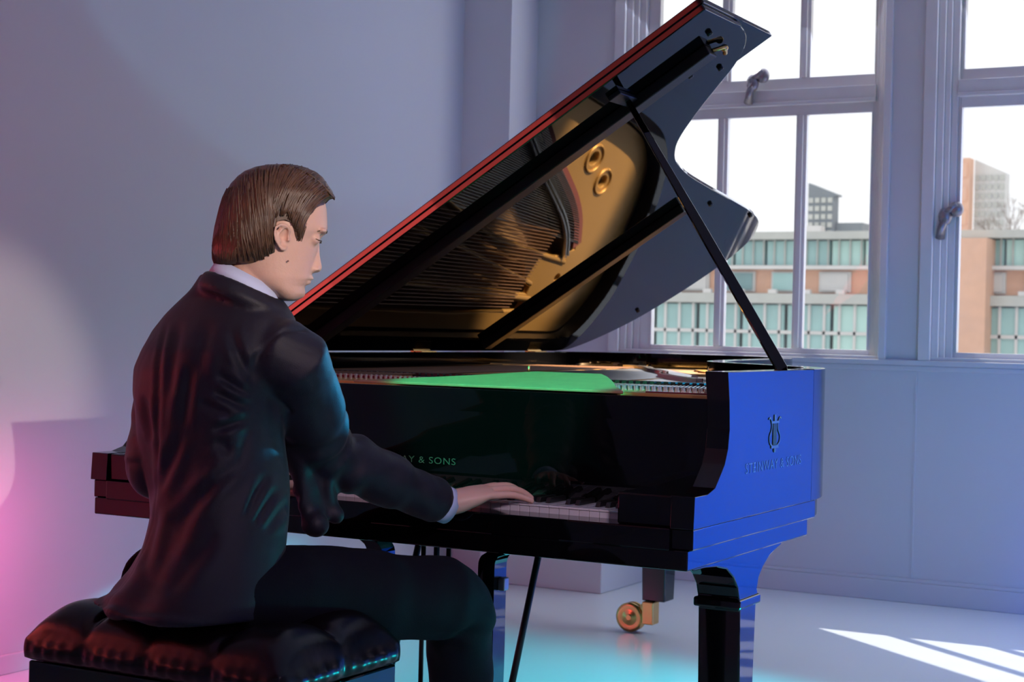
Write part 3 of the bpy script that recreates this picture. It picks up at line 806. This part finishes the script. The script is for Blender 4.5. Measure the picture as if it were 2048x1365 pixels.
def body_disp(p, n):
    q = p-HO
    l = q.dot(lat); f_ = q.dot(fwd); u = q.dot(upv)
    if abs(f_) > .2 or abs(u) > .2: return V((0,0,0))
    dd = 0
    # eye sockets, philtrum, mouth corner, nostril
    for s in (-1, 1):
        e = (HP(641, 476, s*.016)-p).length; dd -= .0035*math.exp(-(e/.009)**2)
        e = (HP(633, 547, s*.009)-p).length; dd -= .003*math.exp(-(e/.0045)**2)
        e = (HP(568, 479, s*.077)-p).length; dd -= .006*math.exp(-(e/.006)**2)
    e = abs((p-HP(600, 561.5, 0)).dot(upv)); m_ = (p-HP(617, 561.5, 0)).length
    dd -= .0018*math.exp(-(e/.0016)**2)*math.exp(-(m_/.022)**4)
    return n*dd
body = remeshed('body', bd, .0026, M['skin'], PM, 9, .5, body_disp)

# eyebrow, lashes, mole
for s in (-1, 1):
    m_ = MB(); m_.tube([HP(651.5, 464.5, s*.016), HP(650, 461.5, s*.024), HP(644, 461.5, s*.034), HP(634, 465, s*.046)], [.0018,.0024,.0022,.0012], 6, flat=.7); m_.build('eyebrow', M['brow'], PM, True)
    m_ = MB(); m_.tube([HP(640, 482, s*.018), HP(641, 483.5, s*.026), HP(635, 482.5, s*.040), HP(630, 480, s*.046)], [.0008,.0013,.0012,.0006], 6); m_.build('eyelash', M['brow'], PM, True)
m_ = MB(); m_.ball(HP(576, 525.5, .0675), .0018, 8, 6); m_.build('mole', M['mole'], PM, True)

# hair: a scalp shell plus combed strands
HH = [(329,545,575,.012),(331,528,598,.030),(336,507,615,.047),(345,487,634,.058),(356,474,646,.067),(370,462,655,.075),(383,455,664,.080),(392,451,664.5,.083),(400,448,656,.0845),(410,445,650,.086),(430,440,648,.088),(455,434.5,640,.088),(480,430.5,630,.086),(500,428.5,620,.082),(520,429,600,.074),(531,433,590,.066),(536,436,585,.060)]
# lower limit of the hair along the side, (x, row)
HL = [(428,533),(436,532),(470,527),(485,529),(505,530),(520,526),(535,521),(546,512),(552,507),(548,476),(550,456),(558,447),(570,445),(581,449),(586,457),(590,476),(595,492),(600,487),(609,468),(616,451),(628,433),(640,418),(650,405),(656,399),(664,396),(668,394)]
def hl(x):
    for i in range(len(HL)-1):
        a, b = HL[i], HL[i+1]
        if a[0] <= x <= b[0] and b[0] > a[0]: return a[1]+(b[1]-a[1])*(x-a[0])/(b[0]-a[0])
    return HL[-1][1] if x > 668 else HL[0][1]
def hsurf(x, row, shrink=0.0):
    """half width of the hair volume at profile point (x,row)"""
    b, fr, w = interp(HH, row); c = b+(fr-b)*.46
    rx = (fr-c) if x > c else (c-b)
    t = min(1, abs(x-c)/max(1, rx))
    return max(0, (w-shrink))*math.sqrt(max(0, 1-t*t))
hb = MB()
# scalp shell grid on either side
nx_, ny_ = 70, 60
def shell(s):
    v = []; f = []; ok = {}
    for i in range(nx_+1):
        x = 430+(664-430)*i/nx_
        top = None
        # find top row for this x
        lo_, hi_ = 329, (391 if x > 540 else 520)
        for _ in range(22):
            mid = (lo_+hi_)/2; b, fr, w = interp(HH, mid)
            if b <= x <= fr: hi_ = mid
            else: lo_ = mid
        top = hi_; bot = max(hl(x), top+.5)
        for j in range(ny_+1):
            row = top+(bot-top)*(j/ny_)**1.3
            L = hsurf(x, row, .0035)
            v.append(HP(x, row, s*L))
    for i in range(nx_):
        for j in range(ny_): f.append((i*(ny_+1)+j, (i+1)*(ny_+1)+j, (i+1)*(ny_+1)+j+1, i*(ny_+1)+j+1))
    hb.add(v, f)
    # inner wall
    hb.add([p.lerp(HP(540, 455, 0), .06) for p in v], f)
shell(1); shell(-1)
# back of head panel closing the nape
def strand(P, r0, r1=.0004, n=4):
    hb.tube(P, [r0*(.45+.55*math.sin(PI*min(1, .15+k/(len(P)-1)*.85)))+r1 for k in range(len(P))], n)
top_line = [(665,388),(655,370),(640,352),(622,340),(600,332),(575,329),(552,330),(528,334),(508,341),(488,354),(472,372),(458,392),(448,412)]
def along(T, t):
    k = t*(len(T)-1); i = min(int(k), len(T)-2); q = k-i
    return (T[i][0]+(T[i+1][0]-T[i][0])*q, T[i][1]+(T[i+1][1]-T[i][1])*q)
bot_line = [(598,486),(592,470),(583,452),(571,441),(555,441),(545,452),(544,478),(547,502),(545,514),(530,523),(510,528),(490,529),(470,528),(452,531),(434,532)]
for s in (1, -1):
    NSTR = 620 if s == 1 else 300
    for i in range(NSTR):
        t = random.random()
        a = along(top_line, min(1, max(0, t+random.uniform(-.03, .03))))
        b = along(bot_line, min(1, max(0, t*.98+random.uniform(-.05, .05))))
        # start somewhere below the parting
        st_ = random.uniform(0, .45); en = random.uniform(.7, 1.0)
        bulge = (-26+18*t)*(1 if t < .8 else .4)
        cx_ = (a[0]+b[0])/2+bulge*.2-18*(1-t); cy_ = (a[1]+b[1])/2-16*(1-t)
        P = []
        lift = random.uniform(-.001, .0022); ph = random.uniform(0, 6)
        for k in range(9):
            u = st_+(en-st_)*k/8
            x = (1-u)**2*a[0]+2*u*(1-u)*cx_+u*u*b[0]; y = (1-u)**2*a[1]+2*u*(1-u)*cy_+u*u*b[1]
            x += 1.2*math.sin(u*5+ph)
            L = hsurf(x, y)+lift*math.sin(PI*min(1, u+.1))
            P.append(HP(x, y, s*max(L, .001)))
        strand(P, random.uniform(.0011, .0024))
# strands over the back of the head and the quiff
for i in range(220):
    l0 = random.uniform(-1, 1); P = []
    tt0 = random.uniform(.35, .9)
    for k in range(9):
        row = 335+(531-335)*(tt0*.6+ (1-tt0*.6)*k/8)
        b, fr, w = interp(HH, row); c = b+(fr-b)*.46
        th = l0*1.15
        x = c-(c-b)*math.cos(th); L = w*math.sin(th)
        P.append(HP(x-.6, row, L))
    strand(P, random.uniform(.0013, .0024))
for i in range(90):
    l0 = random.uniform(-.045, .05); x0 = random.uniform(560, 625)
    P = []
    for k in range(7):
        u = k/6; x = x0+(random.uniform(655, 668)-x0 if k == 6 else (662-x0)*u); tl = 0
        row = 331+ (max(0, x-560)/105)**2.2*60
        row += abs(l0)*300*abs(l0)/.05*.5
        P.append(HP(x, row-1+random.uniform(-.5, 1), l0*(1-.35*u)))
    strand(P, random.uniform(.0012, .0022))
for i in range(60):   # sideburn
    x = random.uniform(590, 612); y0 = random.uniform(430, 455)
    P = []
    for k in range(5):
        yy_ = y0+k*8; xx_ = x-(k*.9)+(600-x)*k*.10
        if yy_ > hl(xx_)+3: break
        bq, frq, wq = interp(HT, yy_); cq = bq+(frq-bq)*.46; tq = min(1, abs(xx_-cq)/(frq-cq))
        P.append(HP(xx_, yy_, max(hsurf(xx_, yy_)-.004, wq*math.sqrt(1-tq*tq)+.001)))
    if len(P) > 2: strand(P, .0012)
hb.build('hair', M['hair'], PM, True)

# shirt: collar band round the neck and right cuff
def band(name, path_fn, m, n=48, parent=PM):
    v = []; f = []
    for j in range(n):
        p = path_fn(2*PI*j/n); v += [p[0], p[1], p[2], p[3]]
    for j in range(n):
        for k in range(4): f.append((4*j+k, 4*j+(k+1) % 4, 4*((j+1) % n)+(k+1) % 4, 4*((j+1) % n)+k))
    return mesh_obj(name, v, f, m, parent, True)
def collar(a):
    ca, sa = math.cos(a), math.sin(a)    # ca>0 towards the face
    x = 498+64*ca if ca > 0 else 498+62*ca
    x -= 0
    fr = (1+ca)/2
    top = 519+(66)*fr**1.1; low = top+34
    xb = x-10+8*ca
    l = .061*sa
    return (HP(x, top, l), HP(xb-4, low, l*1.14), HP(xb-4-4*ca, low, l*1.08), HP(x-3*ca, top+1, l*.95))
band('shirt_collar', collar, M['shirt'])
d_ = (wrR-elR).normalized(); ea = d_.cross(V((0,0,1))).normalized(); eb = d_.cross(ea)
cf_ = lambda t, r: (lambda a: wrR+d_*t+ea*(r*math.cos(a))+eb*(r*1.12*math.sin(a)))
band('shirt_cuff', lambda a: (cf_(-.03,.037)(a), cf_(.008,.0345)(a), cf_(.008,.031)(a), cf_(-.03,.033)(a)), M['shirt'])
dL = (wrL-elL).normalized(); ea2 = dL.cross(V((0,0,1))).normalized(); eb2 = dL.cross(ea2)
cf2 = lambda t, r: (lambda a: wrL+dL*t+ea2*(r*math.cos(a))+eb2*(r*1.12*math.sin(a)))
band('shirt_cuff', lambda a: (cf2(-.03,.037)(a), cf2(.008,.0345)(a), cf2(.008,.031)(a), cf2(-.03,.033)(a)), M['shirt'])

# jacket
jk = MB()
JC = [((-0.751, -0.639, 0.548), 0.165, 0.14), ((-0.748, -0.626, 0.58), 0.165, 0.13), ((-0.745, -0.601, 0.614), 0.155, 0.122), ((-0.743, -0.577, 0.658), 0.145, 0.115), ((-0.748, -0.556, 0.713), 0.142, 0.112), ((-0.761, -0.54, 0.767), 0.145, 0.115), ((-0.783, -0.528, 0.832), 0.15, 0.118), ((-0.797, -0.525, 0.889), 0.158, 0.12), ((-0.807, -0.518, 0.946), 0.168, 0.122), ((-0.809, -0.507, 0.994), 0.178, 0.122), ((-0.799, -0.502, 1.033), 0.182, 0.115), ((-0.795, -0.488, 1.068), 0.178, 0.105), ((-0.789, -0.484, 1.097), 0.158, 0.095), ((-0.785, -0.482, 1.123), 0.125, 0.085), ((-0.783, -0.481, 1.146), 0.09, 0.076), ((-0.782, -0.48, 1.168), 0.072, 0.068), ((-0.781, -0.479, 1.181), 0.066, 0.064)]
jk.rings([ellring(V(c), a, b, 36, k=.92) for (c, a, b) in JC])
jk.tube(catmull([SH_M+V((0,0,-.03)), shR+V((0,0,-.015)), shR.lerp(elR, .35)+V((.0,0,.0)), shR.lerp(elR, .7), elR+V((-.002,0,.002)), elR.lerp(wrR, .3), elR.lerp(wrR, .65), wrR-d_*.012], 4),
        [.07]*4+[.069]*4+[.070]*4+[.066]*4+[.063]*4+[.057]*4+[.049]*4+[.041], 20)
jk.ball(elR+V((-.004,-.004,0)), .060); jk.ball(elL, .062)
jk.tube(catmull([SH_M+V((0,0,-.03)), shL+V((0,0,-.015)), shL.lerp(elL, .35), shL.lerp(elL, .7), elL, elL.lerp(wrL, .3), elL.lerp(wrL, .65), wrL-dL*.012], 4),
        [.07]*4+[.066]*4+[.066]*4+[.062]*4+[.058]*4+[.055]*4+[.047]*4+[.040], 20)
# tail spreading on the bench
jk.rings([ellring(Vector((-0.766, -0.681, 0.576)), .125, .05), ellring(Vector((-0.776, -0.709, 0.559)), .15, .075)])
jk.ball(Vector((-0.803, -0.678, 0.567)), .09, 18, 10, sc=(1.05, .8, .36))
# open jacket front hanging at his right side
jk.tube([Vector((-0.722, -0.403, 0.937)), Vector((-0.704, -0.371, 0.838)), Vector((-0.682, -0.349, 0.759)), Vector((-0.658, -0.37, 0.693))], [.05,.052,.052,.030], 16, flat=.6); jk.ball(Vector((-0.658, -0.37, 0.693)), .030); jk.tube([Vector((-0.709, -0.351, 0.837)), Vector((-0.666, -0.316, 0.772)), Vector((-0.647, -0.318, 0.709))], [.04,.040,.022], 16, flat=.6); jk.ball(Vector((-0.647, -0.318, 0.709)), .022)
# collar and lapel roll
def jcol(a):
    ca, sa = math.cos(a), math.sin(a)
    fr = (1+ca)/2; x = 489+70*ca; top = 541+60*fr**1.15
    return HP(x, top, .068*sa)
pts_ = [jcol(2*PI*j/32) for j in range(33)]
jk.tube([p-upv*.012 for p in pts_], .013, 10); jk.tube([p-upv*.030+ (p-HP(470, 580, 0))*.10 for p in pts_], .016, 10)
nz = lambda p, s: noise.noise(p*s)
VIEWN = Vector((-.4804, .877, 0))
CREASE = [(Vector((-0.704, -0.586, 1.073)), Vector((-0.668, -0.567, 0.988)), .006, .008), (Vector((-0.719, -0.595, 0.991)), Vector((-0.667, -0.567, 0.953)), .0075, .007), (Vector((-0.721, -0.597, 0.958)), Vector((-0.665, -0.566, 0.929)), .0075, .007),
 (Vector((-0.723, -0.598, 0.886)), Vector((-0.668, -0.568, 0.91)), .0075, .007), (Vector((-0.747, -0.611, 0.939)), Vector((-0.693, -0.581, 0.915)), .005, .007), (Vector((-0.716, -0.594, 0.872)), Vector((-0.691, -0.581, 0.845)), .006, .01),
 (Vector((-0.827, -0.653, 1.088)), Vector((-0.818, -0.651, 0.777)), .004, .006), (Vector((-0.765, -0.62, 1.008)), Vector((-0.775, -0.627, 0.885)), .006, .010), (Vector((-0.775, -0.627, 0.885)), Vector((-0.813, -0.648, 0.767)), .006, .010),
 (Vector((-0.879, -0.626, 0.946)), Vector((-0.856, -0.614, 0.857)), .005, .008), (Vector((-0.799, -0.638, 1.089)), Vector((-0.799, -0.639, 0.94)), .004, .010), (Vector((-0.742, -0.607, 1.091)), Vector((-0.751, -0.613, 0.979)), .004, .012),
 (Vector((-0.636, -0.551, 0.809)), Vector((-0.66, -0.564, 0.729)), .006, .007), (Vector((-0.619, -0.542, 0.782)), Vector((-0.647, -0.558, 0.716)), .006, .007), (Vector((-0.603, -0.533, 0.759)), Vector((-0.63, -0.549, 0.702)), .005, .007),
 (Vector((-0.691, -0.638, 0.798)), Vector((-0.753, -0.673, 0.705)), .006, .012), (Vector((-0.659, -0.62, 0.826)), Vector((-0.714, -0.651, 0.761)), .005, .010), (Vector((-0.68, -0.633, 0.706)), Vector((-0.75, -0.672, 0.595)), .006, .014), (Vector((-0.786, -0.69, 0.749)), Vector((-0.803, -0.701, 0.621)), .005, .010)]
def suit_disp(p, n):
    d = 0
    q = p-SH_M; sx = q.dot(s_); gz = q.dot(g_); z = q.z
    # distance to the right arm axis
    def seg(a, b, p):
        t = max(0, min(1, (p-a).dot(b-a)/(b-a).length_squared)); return (p-(a+(b-a)*t)).length, t
    da, ta = seg(shR, elR, p); db, tb = seg(elR, wrR, p)
    armd = min(da, db)
    arm_w = math.exp(-max(0, armd-.07)**2/.0009)
    # vertical drapes on the back, running down from the shoulder blades
    back = 1-arm_w
    lean = sx+.10*z
    fold = math.sin((lean*46)+3.2*noise.noise(V((sx*4, gz*3, z*2.2)))+1.0)
    dep = max(0, min(1, (-z-.06)/.18))*max(0, min(1, (z+.62)/.12))
    d += back*dep*.0042*fold
    # pulls running from the armpit and the waist, laid as creases in the cloth of the back
    if n.dot(VIEWN) < -.05:
        for A, B, dp, wd in CREASE:
            ab = B-A; t = (p-A).dot(ab)/ab.length_squared
            if -.15 < t < 1.15:
                r = (p-(A+ab*t)); r = r-VIEWN*r.dot(VIEWN); l = r.length
                if l < .05:
                    m__ = max(0, 1-abs(2*t-1)**3)
                    sgn = 1 if r.z > 0 else -1
                    d -= dp*m__*math.exp(-(l/wd)**2); d += dp*.45*m__*math.exp(-((l-wd*2.1)/wd)**2)
    # sleeve creases: rings twisted about the arm, strongest at the elbow
    if arm_w > .05:
        if da < db: w = .10+.8*math.exp(-((ta-1.0)/.25)**2); co = ta*19
        else: w = .15+.85*math.exp(-(tb/.25)**2); co = 19+tb*19
        d += arm_w*.0052*w*math.sin(co+4.5*noise.noise(p*9)+(p-elR).dot(g_)*30)
        d += arm_w*.003*noise.noise(p*14)
    # armhole seam
    if gz < .02 and -.24 < z < .06:
        k_ = max(0, min(1, (z+.07)/.11)); sx0 = .158+.045*k_*k_
        d -= .0048*math.exp(-((sx-sx0)/.0048)**2)*min(1, (z+.24)/.06)*min(1, (.06-z)/.03)
    # centre back seam
    if gz < 0: d -= .0010*math.exp(-((sx+.0)/.006)**2)*max(0, min(1, (-z-.12)/.10))
    d += .0035*noise.noise(p*6)+.0016*noise.noise(p*17)
    return n*d
remeshed('jacket', jk, .0055, M['suit'], PM, 8, .5, suit_disp)
for k, t in enumerate((.020, .038, .056)):
    pass

# trousers
tz = MB()
tz.rings([ellring(HIP+V((0,0,dz)), a, b) for dz, a, b in ((-.095,.15,.12),(-.07,.165,.13),(-.02,.155,.12),(.03,.12,.09))])
tz.tube(catmull([hipR+V((0,-.02,-.01)), hipR.lerp(knR, .35)+V((0,0,.012)), hipR.lerp(knR, .7)+V((0,0,.006)), knR, knR.lerp(anR, .18)+V((0,0,0)), knR.lerp(anR, .5), knR.lerp(anR, .95)], 4),
        [.098]*4+[.092]*4+[.084]*4+[.072]*4+[.070]*4+[.066]*4+[.062], 22)
tz.tube(catmull([hipL+V((0,-.02,-.01)), hipL.lerp(knL, .35)+V((0,0,.012)), hipL.lerp(knL, .7)+V((0,0,.006)), knL, knL.lerp(anL, .18), knL.lerp(anL, .5), knL.lerp(anL, .95)], 4),
        [.098]*4+[.092]*4+[.084]*4+[.072]*4+[.070]*4+[.066]*4+[.062], 22)
def tr_disp(p, n):
    d = .003*noise.noise(p*9)+.0015*noise.noise(p*21)
    r = (p-knR).length; d += .004*math.exp(-(r/.12)**2)*math.sin(p.x*70+p.z*60+3*noise.noise(p*8))
    return n*d
remeshed('trousers', tz, .008, M['trouser'], PM, 8, .5, tr_disp)
for an in (anR, anL):
    dd = V((.05 if an is anR else -.02, 1, 0)).normalized(); sd = dd.cross(V((0,0,1)))
    m_ = MB(); rg = []
    for t, a, z0, z1 in ((-.07,.022,.0,.06),(-.05,.034,.0,.085),(0,.038,.0,.09),(.05,.040,.0,.07),(.11,.046,.0,.05),(.16,.042,.0,.04),(.195,.022,.004,.03)):
        c_ = V((an.x, an.y, 0))+dd*t
        rg.append([c_+sd*(a*math.cos(2*PI*j/16))+V((0,0,(z0+z1)/2+(z1-z0)/2*math.sin(2*PI*j/16))) for j in range(16)])
    m_.rings(rg); m_.build('shoe', M['shoe'], PM, True)

# ---------------------------------------------------------------- light
world = bpy.data.worlds.new('sky'); SC.world = world; world.use_nodes = True
bg = world.node_tree.nodes['Background']; bg.inputs[0].default_value = (.97, .985, 1, 1); bg.inputs[1].default_value = 1.25

def aim(o, tgt):
    d = Vector(tgt)-Vector(o.location); o.rotation_euler = d.to_track_quat('-Z', 'Y').to_euler()
def lamp(name, typ, loc, tgt, energy, col, size=.3, sizey=None, cone=40, blend=.3, rad=.05):
    l = bpy.data.lights.new(name, typ); l.energy = energy; l.color = col
    if typ == 'AREA':
        l.size = size
        if sizey: l.shape = 'RECTANGLE'; l.size_y = sizey
    if typ == 'SPOT':
        l.spot_size = math.radians(cone); l.spot_blend = blend; l.shadow_soft_size = rad
    o = bpy.data.objects.new(name, l); COL.objects.link(o); o.location = loc; aim(o, tgt)
    return o
sun = bpy.data.lights.new('sun', 'SUN'); sun.energy = 7.5; sun.angle = .009; sun.color = (1, .95, .86)
so = bpy.data.objects.new('sun', sun); COL.objects.link(so); so.location = (-5, 9, 8)
so.rotation_euler = Vector((.777, -.629, -.81)).to_track_quat('-Z', 'Y').to_euler()
# daylight entering through each window (soft skylight), the coloured stage lamps, and added fill lights
for i, (a, b) in enumerate((W1, W2, W3)):
    lamp('window_daylight', 'AREA', ((a+b)/2, YW+.32, 2.05), ((a+b)/2-.1, 1.0, 0), (11, 8.5, 8)[i], (.68, .77, 1.0), b-a, 2.0)
lamp('ceiling_fill', 'AREA', (.8, -1.2, 3.25), (.8, -1.2, 0), 5, (.35, .5, 1.0), 3.0, 3.0)  # soft fill added for the whole interior, not a ceiling fitting
lamp('magenta_lamp', 'SPOT', (-2.2, .15, .55), (-2.51, .66, .22), 24, (1, .14, .45), cone=130, blend=1, rad=.1)
# red light strip along the left wall, brightest at its near end
STRIP = [((-2.48, -.66, 1.04), (-2.48, -1.10, 1.25), 3.0), ((-2.48, -1.10, 1.25), (-2.48, -1.86, 1.617), 4.2), ((-2.48, -1.86, 1.617), (-2.48, -2.95, 2.138), 3.4), ((-2.48, -2.95, 2.138), (-2.48, -4.78, 3.01), 2.0)]
for a, b, e in STRIP:
    a = Vector(a); b = Vector(b)
    o = lamp('red_strip_light', 'AREA', (a+b)/2, (-.9, .6, 1.5), e, (1, .095, .08), (b-a).length, .13)
    zz = ((a+b)/2-Vector((-.9, .6, 1.5))).normalized(); xx = (b-a).normalized(); zz = (zz-xx*zz.dot(xx)).normalized(); yy = zz.cross(xx)
    o.rotation_euler = Matrix((xx, yy, zz)).transposed().to_euler()
lamp('blue_lamp', 'SPOT', (2.4, 1.6, 1.2), (1.72, 3.7, .42), 1250, (.0, .10, 1.0), cone=66, blend=1, rad=.1)
lamp('cyan_floor_lamp', 'SPOT', (2.5, 1.25, 1.25), (-1.05, 1.45, 0), 1700, (.0, .72, .85), cone=24, blend=1, rad=.04)
lamp('cyan_pool_lamp', 'SPOT', (2.7, .5, 2.3), (.45, .95, 0), 500, (.0, .80, .92), cone=36, blend=1, rad=.05)
lamp('cyan_front_pool_lamp', 'SPOT', (2.9, -.8, 2.3), (.62, -.55, 0), 420, (.0, .80, .86), cone=30, blend=1, rad=.05)
lamp('cyan_side_lamp', 'SPOT', (.5, 3.25, 1.45), (-.53, -.30, .88), 620, (.0, .42, .85), cone=7.5, blend=.6, rad=.05)
lamp('green_lamp', 'SPOT', (-.4, -1.6, 3.0), (-.58, .33, .96), 950, (.0, 1.0, .55), cone=13, blend=.3, rad=.03)
lamp('warm_key_lamp', 'SPOT', (3.4, -2.45, 2.28), (-.70, -.42, 1.30), 560, (1, .82, .70), cone=9, blend=.65, rad=.03)
lamp('mauve_fill', 'SPOT', (1.9, -2.6, 2.3), (-.45, .0, .75), 170, (1, .72, .95), cone=24, blend=.8, rad=.2)  # added fill from the camera side, lifts the keys and hand
lamp('warm_plate_lamp', 'SPOT', (2.6, 2.6, 2.9), (-.93, 2.2, .95), 9000, (1, .78, .50), cone=10.5, blend=.5, rad=.04)
lamp('cool_wall_lamp', 'SPOT', (1.5, -3.5, 2.6), (-2.51, 2.1, 2.6), 170, (.3, .7, 1.0), cone=17, blend=.12, rad=.03)
lamp('blue_wash_lamp', 'SPOT', (1.9, .6, 1.5), (.5, 3.7, .55), 150, (.03, .28, 1.0), cone=64, blend=1, rad=.2)
lamp('crimson_lamp', 'SPOT', (-1.15, -1.7, .5), (-2.51, -1.0, .62), 110, (1, .05, .13), cone=75, blend=1, rad=.1)
lamp('pink_wall_lamp', 'SPOT', (-.9, -1.9, 1.5), (-2.51, .55, 1.15), 52, (1, .25, .5), cone=60, blend=1, rad=.2)
lamp('cyan_uplight', 'SPOT', (.62, .92, .10), (-.50, -.47, .48), 40, (.0, .80, .85), cone=36, blend=.9, rad=.06)
lamp('cool_floor_fill', 'SPOT', (1.6, 3.3, 2.7), (-.6, 2.55, 0), 130, (.80, .90, 1.0), cone=52, blend=1, rad=.3)  # added spot that only brightens the floor, no lamp of the room

# camera
cam = bpy.data.cameras.new('camera'); co = bpy.data.objects.new('camera', cam); COL.objects.link(co)
cam.sensor_width = 36; cam.lens = 57.553; cam.clip_end = 300
Rv = Vector((0.87674, 0.480396, 0.023373)); Uv = Vector((-0.0236, -0.005568, 0.999706)); Fv = Vector((-0.480385, 0.877034, -0.006456))
mw = Matrix(((Rv.x, Uv.x, -Fv.x, 1.2218), (Rv.y, Uv.y, -Fv.y, -3.0089), (Rv.z, Uv.z, -Fv.z, 1.0841), (0, 0, 0, 1)))
co.matrix_world = mw
cam.dof.use_dof = True; cam.dof.focus_distance = 3.35; cam.dof.aperture_fstop = 9.5
SC.camera = co
SC.view_settings.view_transform = 'Standard'; SC.view_settings.look = 'None'; SC.view_settings.gamma = 1; SC.view_settings.exposure = -0.12
SC.view_settings.use_curve_mapping = False
SC.cycles.use_denoising = True
SC.cycles.max_bounces = 8; SC.cycles.diffuse_bounces = 4; SC.cycles.glossy_bounces = 5; SC.cycles.transparent_max_bounces = 12
SC.cycles.sample_clamp_indirect = 6
SC.cycles.caustics_reflective = False; SC.cycles.caustics_refractive = False
